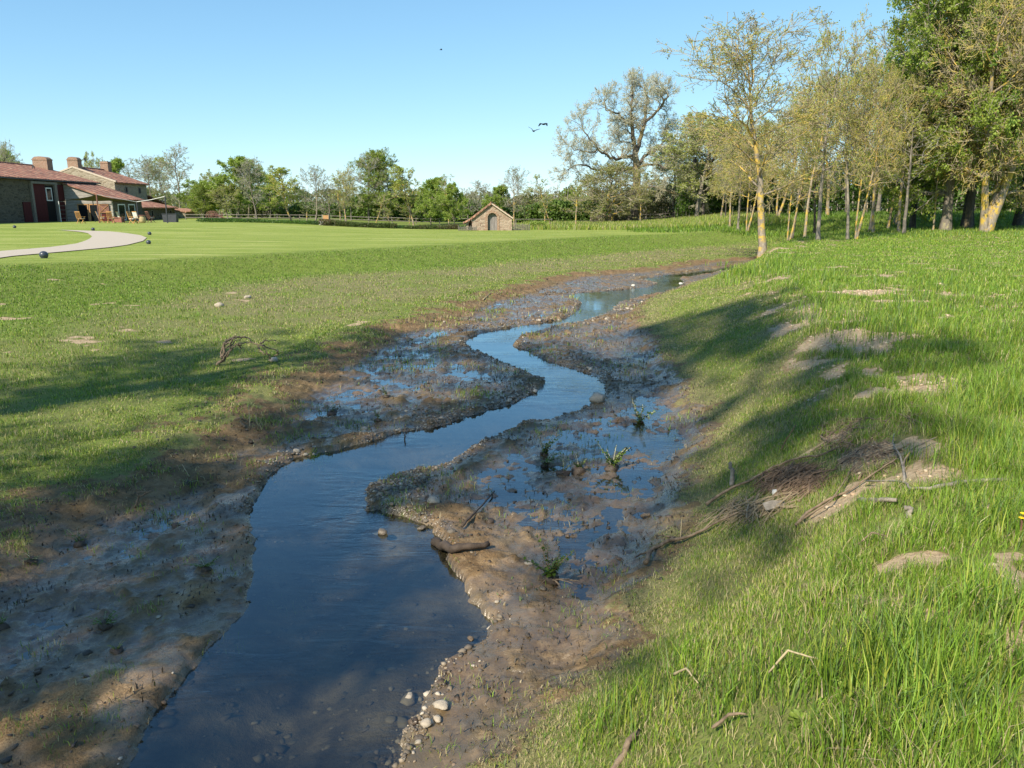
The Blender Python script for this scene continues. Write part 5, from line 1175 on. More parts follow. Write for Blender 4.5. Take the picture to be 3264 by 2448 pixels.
# tall tufts on the right meadow and along the crest
rg = np.random.default_rng(7); pts = []
for px, py, k, sp in [(1900,700,26,60),(1950,690,20,70),(1780,680,10,50),(1700,600,22,70),(1620,590,16,30),(2150,880,26,60),(2180,1000,26,50),(2120,960,10,40),(2170,1130,14,40),(2050,1450,16,70),(1950,1430,12,60),(2150,1330,16,60),(1850,1480,9,70),(2000,1580,12,80),(1600,1500,8,100),(2100,760,12,90),(1450,1500,4,60),(2060,640,10,90),(1330,1600,5,80)]:
    for _ in range(k): pts.append(gp((px + rg.normal(0, sp)) * 1.4756, max(560, py + rg.normal(0, sp * .35)) * 1.4756)[:2])
pts = np.array(pts); rr_ = np.hypot(pts[:, 0], pts[:, 1])
clumps('tall_grass', pts, np.clip(.20 + .006 * rr_, .2, .42), np.maximum(.0055, .0007 * rr_), 34, np.clip(.07 + .008 * rr_, .07, .5), ['fresh', 'fresh', 'mid', 'blue', 'yel'], .42, 8)
# far pale tall grass right of the hut, and weeds at the meadow rim
x = rg.uniform(1.5, 27, 2600); y = rg.uniform(77, 96, 2600) - .1 * x; clumps('pale_tall_grass', np.stack([x, y], 1), .55, .05, 14, .35, ['yel', 'fresh', 'yel', 'blue', 'straw'], .3, 9)
x = rg.uniform(20, 60, 2600); y = rg.uniform(50, 74, 2600); clumps('rim_grass', np.stack([x, y], 1), .24, .035, 14, .35, ['fresh', 'mid', 'yel', 'blue'], .4, 10)
x = rg.uniform(11, 70, 2600); y = rg.uniform(66, 86, 2600); clumps('shade_grass', np.stack([x, y], 1), .35, .05, 12, .4, ['mid', 'mid', 'dark', 'fresh'], .5, 12)
# sparse grass in the mud
pts = []
for px, py, k, sp in [(1020,850,14,12),(760,920,10,14),(640,945,8,14),(600,955,5,10),(380,1120,9,20),(300,1105,6,20),(420,1050,5,14),(700,1025,5,8),(620,1310,5,20),(490,1240,4,15),(620,900,6,60),(480,1400,4,25),(110,1400,5,30),(230,1460,5,30),(180,1540,4,25),(60,1560,6,30),(330,1310,4,10),(850,1035,7,20),(930,1020,6,20),(980,1030,6,14),(1000,1060,5,16),(850,1090,14,14),(900,1100,6,14),(1180,930,7,30),(1300,960,7,30),(1080,800,7,60),(1200,780,8,60),(1160,720,6,30),(980,690,10,40),(1060,660,8,50),(900,720,8,60),(850,800,8,60),(1250,1330,10,50),(1330,1250,8,30),(1180,1500,8,40),(900,760,8,40),(560,1000,4,20)]:
    for _ in range(k): pts.append(gp((px + rg.normal(0, sp)) * 1.4756, (py + rg.normal(0, sp * .3)) * 1.4756)[:2])
x = rg.uniform(-7, 4, 9000); y = np.exp(rg.uniform(math.log(2.5), math.log(28), 9000)); k = (x > xi(TL, y) - .5) & (x < xi(TR, y) + .2) & (height(x, y) > WZ) & (fbm(x, y, 1.2, 3, 171) > .58) & (rg.uniform(0, 1, 9000) < .22); pts = np.concatenate([np.array(pts), np.stack([x[k], y[k]], 1)])
pts = np.array(pts); rr_ = np.hypot(pts[:, 0], pts[:, 1]); clumps('mud_grass', pts, .05 + .0045 * rr_, np.maximum(.0042, .00075 * rr_), 12, .025 + .008 * rr_, ['mid', 'yel', 'fresh', 'straw'], .7, 14)
pts = [gp((690 + rg.normal(0, 10)) * 1.4756, (992 + rg.normal(0, 3)) * 1.4756)[:2] for _ in range(30)] ; clumps('water_weed', pts, .07, .008, 14, .05, ['fresh', 'yel'], .9, 15)
# broad leaved weeds in the near right corner
def weed(px, py, n, L, label, m=None, name='leafy_weed', up=.5, pal=BRIGHT, grp='broad leaved weeds in the grass'):
    p = gp(px, py); rg = np.random.default_rng(int(px)); V = []; F_ = []; tint = []
    for i in range(n):
        az = rg.uniform(0, 6.28); el = rg.uniform(up * .4, up * 1.5); l = L * rg.uniform(.6, 1.2); w = l * .22; d = np.array([math.cos(az) * math.cos(el), math.sin(az) * math.cos(el), math.sin(el)]); s_ = np.array([-math.sin(az), math.cos(az), 0]); k = len(V)
        for t, ww in ((.15, .2), (.4, .9), (.7, 1.), (.9, .6)): c = d * l * t - np.array([0, 0, .5 * l * t * t * .6]); V += [c - s_ * w * ww, c + np.array([0, 0, -.012]), c + s_ * w * ww]
        V.append(d * l - np.array([0, 0, .3 * l]))
        for j in range(3): F_ += [(k + 3 * j, k + 3 * j + 1, k + 3 * j + 4, k + 3 * j + 3), (k + 3 * j + 1, k + 3 * j + 2, k + 3 * j + 5, k + 3 * j + 4)]
        tint += [np.array(pal[rg.integers(0, len(pal))])] * 13; F_ += [(k + 9, k + 10, k + 12, k + 12), (k + 10, k + 11, k + 12, k + 12)]
    Q4 = np.array([f for f in F_ if f[2] != f[3]]); Q3 = np.array([f[:3] for f in F_ if f[2] == f[3]])
    o = link(name, npmesh(name, np.array(V), [Q4, Q3], np.array(tint)), M['leaf'], loc=tuple(p + np.array([0, 0, .01]))); tag(o, label, 'weed', grp)
weed(3130, 2030, 34, .08, 'large light green leafy weed by the right edge above the lower corner'); weed(3040, 2060, 26, .065, 'smaller light green leafy weed left of the largest one'); weed(3200, 1950, 26, .07, 'leafy weed nearest the right edge below the yellow flower')
weed(2700, 2200, 26, .055, 'leafy weed amid grass right of the pale stalk'); weed(2960, 1690, 18, .07, 'grey green thistle rosette on the bare patch below the bleached stick', pal=[(.16, .20, .10), (.20, .25, .13)]); weed(2550, 2300, 26, .05, 'leafy weed in the grass near the bottom edge of the bank')
for px_, py_, k, lb in [(3255, 1665, 3, 'yellow flower heads at the right edge of the picture')]:
    p = gp(px_, py_ + 60); e = empty('yellow_flowers', tuple(p)); e.scale = (.6, .6, .8); tag(e, lb, 'flower'); rg_ = random.Random(3)
    for i in range(k):
        a = (rg_.uniform(-.05, .05), rg_.uniform(-.05, .05)); h = .16 + .03 * i; MB().tube([(a[0] * .5, a[1] * .5, 0), (a[0], a[1], h)], .003, 5).build('stem', M['shutter'], e)
        pm = MB()
        for j in range(13): t = j * 2 * math.pi / 13; c, s_ = math.cos(t), math.sin(t); pm.add([(a[0] + c * .004 - s_ * .004, a[1] + s_ * .004 + c * .004, h), (a[0] + c * .026 - s_ * .005, a[1] + s_ * .026 + c * .005, h + .006), (a[0] + c * .026 + s_ * .005, a[1] + s_ * .026 - c * .005, h + .006), (a[0] + c * .004 + s_ * .004, a[1] + s_ * .004 - c * .004, h)], [(0, 1, 2, 3)])
        pm.lathe([(.001, .01), (.008, .008), (.009, 0), (.001, -.004)], (a[0], a[1], h), 8); pm.build('flower_head', M['yellow'], e, fixn=False)

# ------------------------------------------------------------------ pebbles, clods, stones
def ico():
    t = (1 + 5 ** .5) / 2; v = np.array([(-1,t,0),(1,t,0),(-1,-t,0),(1,-t,0),(0,-1,t),(0,1,t),(0,-1,-t),(0,1,-t),(t,0,-1),(t,0,1),(-t,0,-1),(-t,0,1)], float); v /= np.linalg.norm(v[0])
    f = np.array([(0,11,5),(0,5,1),(0,1,7),(0,7,10),(0,10,11),(1,5,9),(5,11,4),(11,10,2),(10,7,6),(7,1,8),(3,9,4),(3,4,2),(3,2,6),(3,6,8),(3,8,9),(4,9,5),(2,4,11),(6,2,10),(8,6,7),(9,8,1)]); return v, f
def ico2():
    v, f = ico(); v = list(map(tuple, v)); c = {}; nf = []
    def mid(a, b):
        k = (min(a, b), max(a, b))
        if k not in c: m = np.array(v[a]) + np.array(v[b]); v.append(tuple(m / np.linalg.norm(m))); c[k] = len(v) - 1
        return c[k]
    for a, b, d in f: x, y, z = mid(a, b), mid(b, d), mid(d, a); nf += [(a, x, z), (b, y, x), (d, z, y), (x, y, z)]
    return np.array(v), np.array(nf)
def stones_mesh(name, X, Y, S, flat, pal, rg, sink=.42, z0=None, rough=.22, hi=False):
    v, f = ico2() if hi else ico(); n = len(X); k = len(v)
    jit = 1 + rg.normal(0, rough, (n, k, 1)); A = np.stack([rg.uniform(.7, 1.3, n), rg.uniform(.7, 1.1, n), rg.uniform(flat * .7, flat * 1.3, n)], 1)[:, None]
    P_ = v[None] * jit * A * S[:, None, None]; a = rg.uniform(0, 6.28, n); c, s_ = np.cos(a)[:, None], np.sin(a)[:, None]
    Q = np.stack([P_[..., 0] * c - P_[..., 1] * s_, P_[..., 0] * s_ + P_[..., 1] * c, P_[..., 2]], -1)
    Z_ = height(X, Y) if z0 is None else z0; Q += np.stack([X, Y, Z_ + S * flat * (1 - sink * 2)], 1)[:, None]
    pal = np.array(pal); tint = np.repeat(pal[rg.integers(0, len(pal), n)] * rg.uniform(.75, 1.25, (n, 1)), k, 0)
    return npmesh(name, Q.reshape(-1, 3), [(f[None] + np.arange(n)[:, None, None] * k).reshape(-1, 3)], tint)
rg = np.random.default_rng(55); X, Y, S = [], [], []
def along(E, n, spread):
    c = np.concatenate([[0], np.cumsum(np.linalg.norm(np.diff(E, axis=0), axis=1) / np.maximum(3, E[1:, 1]) ** 1.0)]); q = rg.uniform(0, c[-1], n); return np.interp(q, c, E[:, 0]), np.interp(q, c, E[:, 1])
for E, sgn in ((LEw, -1), (REw, 1)):
    x, y = along(E, 9000, 0); o = np.abs(rg.normal(0, .045 + .006 * y, len(x))) * rg.choice([1, 1, 1, -.5], len(x)); x = x + rg.normal(0, .03, len(x)) ; 
    ok = (fbm(x, y, .7, 3, 77) + rg.uniform(-.12, .12, len(x)) > .47) & ((y > (6.6 if sgn < 0 else 5.2)) | (rg.uniform(0, 1, len(x)) < .06)); x = x + sgn * o; X.append(x[ok]); Y.append(y[ok]); S.append(np.clip(rg.lognormal(-4.9, .55, ok.sum()), .003, .04) * (1 + .02 * y[ok]))
for px, py, r_, n_, s0 in [(1175,850,.45,420,.03),(1130,865,.4,380,.03),(1285,800,.45,420,.032),(1310,830,.3,260,.035),(1250,785,.4,350,.03),(930,905,.30,380,.026),(960,895,.25,300,.026),(1080,880,.4,260,.024),(600,1008,.12,140,.02),(570,1050,.10,160,.02),(550,1090,.09,160,.02),(860,1058,.16,420,.022),(900,1045,.14,260,.022),(830,1070,.1,160,.025),(870,1600,.07,70,.026),(850,1640,.07,70,.026),(900,1575,.06,60,.028),(975,1440,.10,60,.024),(945,1500,.07,40,.022),(640,980,.15,90,.022),(1010,700,.5,200,.03),(1320,665,.5,300,.05),(1290,690,.4,200,.045),(1460,615,.6,260,.06),(1190,690,.7,240,.045),(1100,705,.6,160,.04),(1340,640,.8,260,.05),(1300,640,.6,200,.05),(1160,815,.3,260,.03),(1370,600,.9,80,.06)]:
    w = atz(px * 1.4756, py * 1.4756, WZ + .03); X.append(w[0] + rg.normal(0, r_, n_)); Y.append(w[1] + rg.normal(0, r_ * 1.2, n_)); S.append(s0 * np.clip(rg.lognormal(-.75, .5, n_), .15, 1.8))
X, Y, S = map(np.concatenate, (X, Y, S)); Zp = height(X, Y); k = (Zp > WZ - .06) & (X > xi(TL, Y)) & (X < xi(TR, Y) + .1) & (Y < 60) & (Y > 1.5); X, Y, S = X[k], Y[k], S[k]
tag(link('gravel', stones_mesh('gravel', X, Y, S, .6, [(.26, .21, .15), (.16, .13, .095), (.38, .33, .26), (.11, .09, .07), (.20, .155, .105)], rg), M['pebble']), kind='stuff')
# stones lying on the stream bed
x = rg.uniform(-3, 3, 5000); y = rg.uniform(2.5, 16, 5000); k = (height(x, y) < WZ - .01); x, y = x[k], y[k]; k = sdf(x, y) < 0; x, y = x[k], y[k]
tag(link('bed_gravel', stones_mesh('bed_gravel', x, y, np.clip(rg.lognormal(-4.2, .6, len(x)), .004, .05), .3, [(.20, .17, .12), (.28, .24, .17), (.13, .11, .08)], rg, rough=.34), M['pebble']), kind='stuff')
# mud clods and debris
x = rg.uniform(-9, 6, 16000); y = np.exp(rg.uniform(math.log(2.2), math.log(34), 16000)); x = np.where(y > 14, rg.uniform(-5, 10, 16000), x); zz = height(x, y)
k = (x > xi(TL, y) - .3) & (x < xi(TR, y) + .1) & (zz > WZ - .012) & (fbm(x, y, 1.6, 3, 131) + rg.uniform(-.1, .1, 16000) > .52); x, y = x[k], y[k]
tag(link('mud_clods', stones_mesh('mud_clods', x, y, np.clip(rg.lognormal(-4.7, .55, len(x)), .003, .035) * (1 + .035 * y), .45, [(.075, .052, .035), (.12, .085, .055), (.05, .04, .03), (.17, .12, .08)], rg, rough=.42), M['clod']), kind='stuff')
x = rg.uniform(-9, 6, 60000); y = np.exp(rg.uniform(math.log(2.2), math.log(30), 60000)); x = np.where(y > 12, rg.uniform(-5, 8, 60000), x); zz = height(x, y)
k = (x > xi(TL, y) - .6) & (x < xi(TR, y) + .2) & (zz > WZ - .008) & (fbm(x, y, 2.3, 3, 151) + rg.uniform(-.12, .12, 60000) > .53); x, y, zz = x[k], y[k], zz[k]; n_ = len(x)
c_ = np.array([(.05, .04, .028), (.09, .065, .04), (.30, .25, .15), (.10, .14, .04), (.035, .03, .025)])[rg.choice(5, n_, p=[.4, .25, .1, .1, .15])]
V_, q_, t_, tc = blades(x, y, zz + .006, rg.uniform(.015, .06, n_) * (1 + .03 * y), rg.uniform(.004, .011, n_) * (1 + .05 * y), rg.uniform(.9, 1.5, n_), c_, rg)
tag(link('plant_litter', npmesh('plant_litter', V_, [q_, t_], tc), M['clod']), kind='stuff')
# crumbs of earth on the bare scars of the bank
x = rg.uniform(0, 12, 20000); y = rg.uniform(3, 20, 20000); k = x > xi(TR, y) + .3; x, y = x[k], y[k]; so_ = zones(x, y, height(x, y))[3]; k = so_ > rg.uniform(.2, 1.2, len(x)); x, y = x[k], y[k]
tag(link('soil_crumbs', stones_mesh('soil_crumbs', x, y, rg.uniform(.006, .024, len(x)) * (1 + .03 * y), .55, [(.48, .36, .23), (.38, .27, .17), (.56, .45, .31)], rg, rough=.25), M['clod']), kind='stuff')
def rock(px, py, r, label, m='rock', flat=.65, name='stone', z=None, grp='single stones by the stream'):
    p = gp(px, py) if z is None else atz(px, py, z); rg_ = np.random.default_rng(int(px + py)); v, f = ico2(); v = v * (1 + rg_.normal(0, .10, (len(v), 1))); d = rg_.normal(0, 1, (5, 3)); d /= np.linalg.norm(d, axis=1, keepdims=True)
    for q in d: t = v @ q; v = v - np.clip(t - .72, 0, 1)[:, None] * q
    v = v * np.array([1.15, .85, flat]) * r; o = link(name, npmesh(name, v, [f]), M[m], loc=(p[0], p[1], p[2] + r * flat * .45)); o.rotation_euler = (0, 0, rg_.uniform(0, 3)); tag(o, label, 'stone', grp)
rock(1218, 1700, .055, 'brown angular stone alone in open water below the weedy gravel point', 'rock_wet', z=WZ); rock(1345, 1685, .045, 'low dark stone right of the lone one in open water', 'rock_wet', .5, z=WZ)
rock(1382, 1602, .07, 'rounded brown stone at the pool behind the weedy gravel point'); rock(1304, 2235, .06, 'pale angular stone in the water near the bottom edge'); rock(1408, 2250, .055, 'flat pale slab on the near gravel bank', flat=.3); rock(1360, 2310, .04, 'broad pale stone topping the near heap of white pebbles')
rock(1395, 2295, .03, 'small pale cube like stone right of the topping stone'); rock(1160, 1370, .055, 'small square stone on the left bank opposite the bend'); rock(946, 1440, .05, 'pale flat stone above the green water weed'); rock(975, 1455, .035, 'smaller pale stone next to the green water weed')
rock(1906, 1278, .16, 'large pale boulder at the outer corner of the right bend'); rock(1690, 1795, .05, 'flat grey stone left of the big thistle', flat=.3); rock(1730, 1880, .035, 'small dark grey stone below the big thistle', 'rock_wet'); rock(1584, 1920, .02, 'tiny pinkish stone on the small gravel spit')
rock(700, 977, .13, 'pale stone on the left slope, the lower of two'); rock(788, 951, .12, 'pale stone on the left slope, the upper right of two'); rock(872, 1152, .10, 'pinkish stone under the arched dead branch'); rock(2171, 907, .11, 'white boulder at the far right bend beside the stream', 'chalk'); rock(2018, 912, .09, 'white stone at the far left water edge', 'chalk')
rock(1500, 2040, .03, 'orange stone in the shallow water', 'stick', z=WZ - .01); rock(1210, 1055 * 1.4756, .03, 'dark pebble at the tip of the gravel point', 'rock_wet')
rock(1000, 1452, .03, 'small pale stone right of the green water weed'); rock(505, 1968, .018, 'small pale pebble on the near left mud'); rock(2476, 1578, .048, 'round white stone lying on the heap of brown twigs', 'chalk', .85, grp=None)

# ------------------------------------------------------------------ dead wood
def stick(pts, r0, r1, label, m='stick', name='dead_branch', lift=.03, side=(), grp=None, cat='branch', upr=None, seed=0, world=False):
    W_ = []; rg_ = np.random.default_rng(seed + int(pts[0][0]))
    base = gp(*pts[0])
    for i, q in enumerate(pts):
        if upr is not None: w = atY(q[0], q[1], base[1] + upr * i)
        else: w = gp(q[0], q[1]); w[2] += lift * (1 + .6 * math.sin(i * 1.7)) + r0
        W_.append(w)
    def dens(W__, a, b):
        n = max(6, len(W__) * 3); t = np.linspace(0, len(W__) - 1, n); P_ = np.stack([np.interp(t, range(len(W__)), [w[k] for w in W__]) for k in range(3)], 1); P_[1:-1] += rg_.normal(0, (a + b) * .12, (n - 2, 3)); return P_, np.linspace(a, b, n) * rg_.uniform(.88, 1.12, n)
    P_, rr = dens(W_, r0, r1); o = MB().tube(P_, rr, 7).build(name, M[m], smooth=True)
    for s_ in side:
        S_ = [P_[min(int(s_[0] * (len(P_) - 1)), len(P_) - 1)]]
        for q in s_[1]:
            if upr is not None: w = atY(q[0], q[1], base[1] + upr * 2)
            else: w = gp(q[0], q[1]); w[2] += (lift * 1.5 + r0) if len(s_) < 3 else s_[2]
            S_.append(w)
        a, b = dens(S_, r0 * .6, r1 * .7); MB().tube(a, b, 6).build('side_branch', M[m if len(s_) < 4 else s_[3]], o, True)
    tag(o, label, cat, grp); return o
def Z5(x, y): return (2250 + x / 2.1815, 1300 + y / 2.1815)
def Z6(x, y): return (2000 + x / 1.75, 1500 + y / 1.75)
def Z3(x, y): return (600 + x / 4.424, 1000 + y / 4.424)
stick([Z5(0,700), Z5(150,610), Z5(330,520), Z5(470,430), Z5(620,390), Z5(800,370), Z5(940,290)], .016, .006, 'long curved brown branch running along the top edge of the twig heap')
stick([Z5(2080,545), Z5(1800,575), Z5(1560,600), Z5(1420,590), Z5(1370,560), Z5(1110,560)], .016, .006, 'long grey branch lying across the grass with forked side limbs', 'stick_grey', side=[(.8, [Z5(1350,430), Z5(1290,330), Z5(1300,260)], .10), (.8, [Z5(1370,420), Z5(1430,340), Z5(1600,260)], .07, 'bark_lichen')])
stick([Z5(620,850), Z5(710,770), Z5(840,670), Z5(990,600), Z5(1200,470), Z5(1320,400)], .012, .005, 'thin crooked branch right of the twig heap reaching uphill', side=[(.1, [Z5(860,720), Z5(940,600), Z5(1000,500)], .08)])
stick([Z5(180,545), Z5(185,440), Z5(165,380)], .026, .018, 'short thick stub standing upright left of the twig heap', 'stick_grey', upr=.02, cat='stub', name='wood_stub')
stick([Z5(1060,690), Z5(1180,708), Z5(1320,688)], .02, .012, 'short grey stick on the bare patch, left of the bleached one', 'stick_grey', name='stick', cat='stick'); stick([Z5(1410,770), Z5(1420,705), Z5(1390,685)], .02, .014, 'short bleached curved stick on the bare patch', 'stick_grey', name='stick', upr=.03, cat='stick')
stick([Z5(520,300), Z5(560,220), Z5(625,120)], .006, .003, 'thin reddish stem sticking up alone on the slope', 'shutter', name='stem', upr=.03, cat='stem')
stick([Z6(100,545), Z6(130,480), Z6(220,425), Z6(360,382), Z6(500,322), Z6(640,262)], .022, .007, 'curved pale branch reaching from the slope down to the wet mud', side=[(.45, [Z6(260,388), Z6(155,378)], .03), (.2, [Z6(70,480), Z6(40,495)], .02)])
stick([Z6(295,378), Z6(300,310), Z6(305,255)], .006, .003, 'thin pale stalk standing at the mud edge by the curved branch', 'straw', name='stalk', upr=.02, cat='stalk'); stick([Z6(78,266), Z6(125,252)], .022, .018, 'small wood chip lying on the wet mud', name='wood_chip', cat='stick', lift=0)
stick([(1945,2475), (1975,2420), (2010,2362), (2035,2330)], .018, .014, 'thick broken stick at the bottom edge of the grass', upr=.07, name='stick', cat='stick'); stick([Z6(470,1500), Z6(560,1460), Z6(655,1418)], .008, .005, 'tan stick half buried in the grass near the bottom', name='stick', cat='stick', lift=.05)
stick([Z6(775,1248), Z6(880,1195), Z6(1050,1155)], .005, .004, 'long pale dry stalk arching over the grass', 'straw', name='stalk', lift=.10, cat='stalk', side=[(.95, [Z6(1080,1230), Z6(1080,1330)], .05)]); stick([Z6(250,1222), Z6(320,1235), Z6(390,1262)], .008, .003, 'pale flattened reed leaf in the grass above the bottom edge', 'straw', name='stalk', lift=.08, cat='stalk')
stick([Z6(1280,470), Z6(1350,440), Z6(1440,418)], .006, .003, 'thin brown twig on the grassy middle of the bank', name='twig', lift=.06, cat='twig')
stick([(1382,1742), (1410,1755), (1441,1764), (1500,1758), (1558,1748)], .05, .025, 'thick muddy log stump lying at the water edge', 'stick_dark', name='muddy_log', lift=0, cat='log'); stick([(1472,1688), (1500,1660), (1535,1620), (1576,1572)], .014, .008, 'dark stick slanting across the pool on the right mud', 'stick_dark', name='stick', cat='stick', lift=.02)
stick([(430,1618), (443,1583), (485,1563)], .015, .007, 'small forked root sticking out of the left mud', 'stick', name='root', upr=.01, cat='root', side=[(.5, [(436,1570), (475,1566)])])
for i, (a, b, lb) in enumerate([((797,1367), (793,1290), 'tall thin reddish reed stalk on the left mud flat'), ((817,1352), (816,1318), 'short thin stalk right of the reddish reed stalk'), ((912,1322), (900,1278), 'pale stalk by the long left puddle'), ((780,1362), (765,1342), 'short thick pinkish stump next to the reddish stalk'), ((604,1520), (580,1480), 'bent pale stalk beside the pool on the left mud')]): stick([a, b], .007 if i != 3 else .018, .004 if i != 3 else .016, lb, 'straw' if i != 3 else 'stick', name='stalk', upr=.01, cat='stalk')
stick([(1291,1422), (1290,1384)], .012, .01, 'dark stake standing in the stream at the left bank', 'stick_dark', name='stake', upr=0, cat='stake'); stick([(1610,1096), (1609,1086)], .02, .015, 'short dark stake in the middle of the far stream bend', 'stick_dark', name='stake', upr=0, cat='stake')
stick([(1540,740 * 1.4756 - 140 + 5), (1570, 930)], .02, .01, 'small pale driftwood piece on the left mud far back', 'straw', name='stick', cat='stick', lift=0)
# arched dead branch on the left berm
b0 = gp(690, 1164); rgb = np.random.default_rng(3); e = empty('arched_dead_branch', tuple(b0)); tag(e, 'dead branch with bundled twigs arching over the left grass slope', 'branch')
def arch_t(pl, r0, r1, dy, nm):
    Q = np.array([atY(*Z3(*q), b0[1] + dy * i / len(pl)) - b0 for i, q in enumerate(pl)]); n = len(pl) * 3; t = np.linspace(0, len(pl) - 1, n); P_ = np.stack([np.interp(t, range(len(pl)), Q[:, k]) for k in range(3)], 1) + rgb.normal(0, .012, (n, 3)); MB().tube(P_, np.linspace(r0, r1, n), 6).build(nm, M['stick'], e, True)
arch_t([(400,725), (480,650), (490,560), (510,430), (560,380), (620,345), (690,322), (760,320), (840,345), (900,400)], .035, .012, .2, 'main_limb')
for pl, dy in [([(480,650),(520,600),(560,540),(620,480),(690,430),(780,405),(870,400),(1000,430),(1060,480),(1110,560)],-.3), ([(1005,430),(1060,400),(1120,375),(1250,380)],.2), ([(1010,430),(1140,480),(1270,520)],.4), ([(480,650),(500,560),(530,490),(600,440),(690,380),(760,340)],.4), ([(990,440),(1010,520),(1060,555),(1120,575)],-.3), ([(480,640),(460,530),(500,450),(540,400),(640,350)],.5), ([(520,430),(600,400),(640,350),(720,330)],-.4), ([(490,655),(540,610),(575,570),(565,540),(640,440)],.1), ([(690,440),(740,450),(745,490)],.1), ([(1110,560),(1150,620),(1140,660)],.1), ([(1250,520),(1270,560),(1200,610)],.3), ([(620,345),(600,420),(590,500)],.2)]: arch_t(pl, .018, .008, dy, 'twig')
# heaps of twigs
def heap(name, label, cx, cy, rx, ry, n, L, h, ang, m, seed, r=.005):
    rg_ = np.random.default_rng(seed); mm = MB(); c = gp(cx, cy)
    for _ in range(n):
        t = rg_.uniform(0, 6.28); q = rg_.uniform(0, 1) ** .6; p = gp(cx + rx * q * math.cos(t), cy + ry * q * math.sin(t)); a = ang + rg_.normal(0, .95); l = L * rg_.uniform(.4, 1.3); zl = rg_.uniform(.01, h) * (1 - .8 * q)
        d = np.array([math.cos(a), math.sin(a), 0]) * l / 2; A = p - d; B = p + d; bend = rg_.normal(0, l * .08, 3); bend[2] = abs(bend[2]) * .5
        A[2] = G(A[0], A[1]) + zl; B[2] = G(B[0], B[1]) + zl + rg_.uniform(0, .03); Cc = (A + B) / 2 + bend; Cc[2] = max(Cc[2], G(Cc[0], Cc[1]) + zl)
        q_ = rg_.choice([.7, 1., 1.6, 2.6], p=[.4, .35, .18, .07]); mm.tube([A, (A + Cc) / 2 + rg_.normal(0, .008, 3), Cc, B + rg_.normal(0, .01, 3)], [r * q_ * 1.1, r * q_, r * q_, r * q_ * .6], 5)
    o = mm.build(name, M[m], fixn=False); tag(o, label, 'twig heap'); return o
heap('twig_heap', 'large heap of brown dead twigs on the right bank around the white stone', *Z5(600, 520), 104, 42, 640, .20, .11, .55, 'stick_brown', 31, .0032)
heap('twig_heap', 'bundle of straight pale stems below the white stone', *Z5(300, 725), 110, 18, 110, .46, .08, .75, 'stick_pale', 32, .0036)
heap('twig_heap', 'loose scatter of thin brown twigs uphill of the large heap', *Z5(1150, 350), 110, 60, 120, .2, .04, .6, 'stick', 33, .0028)
heap('twig_heap', 'loose twigs by the bare hollow higher up on the bank', *Z5(1450, 20), 130, 60, 60, .34, .05, .9, 'stick', 34, .0035)
heap('straw_litter', 'strip of dry grey stems along the upper bank crest', *Z5(980, 210), 100, 60, 110, .26, .03, .7, 'stick', 35, .003)
p = gp(*Z5(470, 722)); o = MB().prism([(-.09, 0), (-.02, .03), (.10, .02), (.09, -.01), (.02, -.02)], -.04, .04).build('broken_board', M['stick_grey'], loc=tuple(p + np.array([0, 0, .05]))); o.rotation_euler = (.5, 0, .2); tag(o, 'short pale split board beside the bundle of stems', 'board')

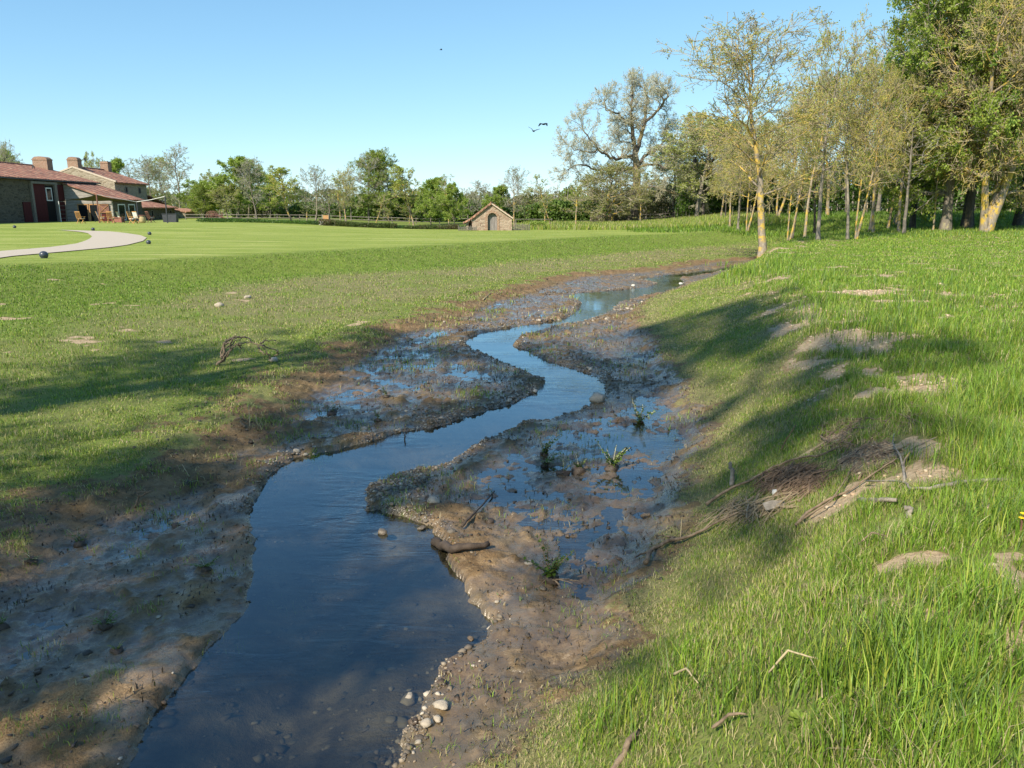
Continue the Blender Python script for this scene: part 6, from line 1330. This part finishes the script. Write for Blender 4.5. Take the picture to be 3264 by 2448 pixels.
# ------------------------------------------------------------------ plants standing in the mud
def mud_plant(px, py, h, stems, label, dark=0., clod=.05, spread=.5, seed=None, leafs=1., roots=False):
    p = gp(px, py); rg_ = np.random.default_rng(seed or int(px * 3 + py)); e = empty('mud_plant', tuple(p)); tag(e, label, 'plant', 'green plants standing in the mud')
    v, f = ico2(); vv = v * (1 + rg_.normal(0, .22, (len(v), 1))) * np.array([clod, clod, clod * .8]); cm = npmesh('root_clod', vv, [f], np.tile([(.07, .05, .035)], (len(v), 1))); link('root_clod', cm, M['clod'], e)
    st = MB(); V = []; tint = []; k0 = 0; pal = np.array([(.10, .17, .03), (.15, .24, .045), (.20, .28, .06)]) * (1 - .5 * dark)
    for i in range(stems):
        az = rg_.uniform(0, 6.28); d = nrmz(np.array([math.cos(az) * spread, math.sin(az) * spread * .7, 1.])); L = h * rg_.uniform(.6, 1.1); pts = [np.array([0, 0, clod * .3])]
        for j in range(6): d = nrmz(d + np.array([math.cos(az) * .08, math.sin(az) * .08, -.05]) + rg_.normal(0, .06, 3)); pts.append(pts[-1] + d * L / 6)
        st.tube(pts, np.linspace(h * .018, h * .007, 7), 5)
        for j in range(1, 7):
            for q in range(int(3 * leafs)):
                for sg in (-1, 1):
                    c = pts[j] * (1 - q / 3) + pts[j - 1] * (q / 3); side = nrmz(np.cross(d, [0, 0, 1.]) * sg + rg_.normal(0, .4, 3)); l = h * .15 * rg_.uniform(.5, 1.2) * (1.2 - j * .1); w = nrmz(np.cross(side, [0, .3, 1.])) * l * .38
                    V += [c, c + side * l * .5 + w, c + side * l, c + side * l * .5 - w]; tint += [pal[rg_.integers(0, 3)]] * 4
    if roots:
        for i in range(9): az = rg_.uniform(-.6, 2.4); a_ = np.array([math.cos(az), -abs(math.sin(az)) * .5, 0]); st.tube([(0, 0, .01), tuple(a_ * .12 + [0, 0, .03]), tuple(a_ * rg_.uniform(.2, .3) + [0, 0, rg_.uniform(0, .05)])], [.007, .005, .003], 5)
    st.build('stems', M['stick'] if roots else M['twig_oak'], e); V = np.array(V); link('leaves', npmesh('leaves', V, [np.arange(len(V)).reshape(-1, 4)], np.array(tint)), M['leaf'], e)
mud_plant(1752, 1850, .36, 7, 'largest green thistle with exposed roots on the right mud', clod=.07, spread=.45, roots=True, leafs=1.4, seed=5)
mud_plant(1735, 1450, .34, 7, 'bushy plant left of the row standing in the right pools', spread=.5); mud_plant(1735, 1482, .26, 6, 'sprawling plant with yellowish leaves in the right pools', spread=1.3)
mud_plant(1846, 1505, .24, 6, 'dark plant on a tall mud clod in the right pools', .6, .10); mud_plant(1797, 1512, .18, 4, 'small dark plant on a clod just left of the tall clod', .6, .08); mud_plant(1950, 1498, .40, 7, 'tall feathery plant rightmost in the right pools', clod=.09, spread=.45)
mud_plant(2040, 1350, .40, 6, 'wispy plant far up the right mud flat', .2); mud_plant(255, 1735, .17, 6, 'shaded plant on the near left mud', .3); mud_plant(655, 1815, .18, 6, 'pale green plant with a long arching stem near the left water edge', spread=1.1)
mud_plant(335, 1995, .14, 8, 'bright green plant low on the near left mud', spread=1.2, leafs=1.4); mud_plant(372, 2080, .09, 5, 'small bright green plant just below the low one'); mud_plant(5, 2000, .12, 8, 'plant cut by the left picture edge'); mud_plant(100, 1790, .12, 6, 'flat dark plant at the left on the shaded mud', .6, spread=1.5)
mud_plant(560, 1680, .10, 6, 'creeping plant beside the forked root', .4, spread=1.6); mud_plant(600, 1545, .11, 5, 'low creeping plant beside the left pool', .2, spread=1.6); mud_plant(1205, 1340, .30, 5, 'dried plant with thin bare stems on the left flat', .3, leafs=.5); mud_plant(1230, 1265, .30, 4, 'thin dry stemmed plant further up the left flat', .2, leafs=.4)
mud_plant(1560, 1665, .07, 5, 'small dark green plant in the pool by the slanting stick', .4, spread=1.5); mud_plant(1060, 1320, .20, 4, 'tiny dark brown plant tuft by the left pool', .7, .08)
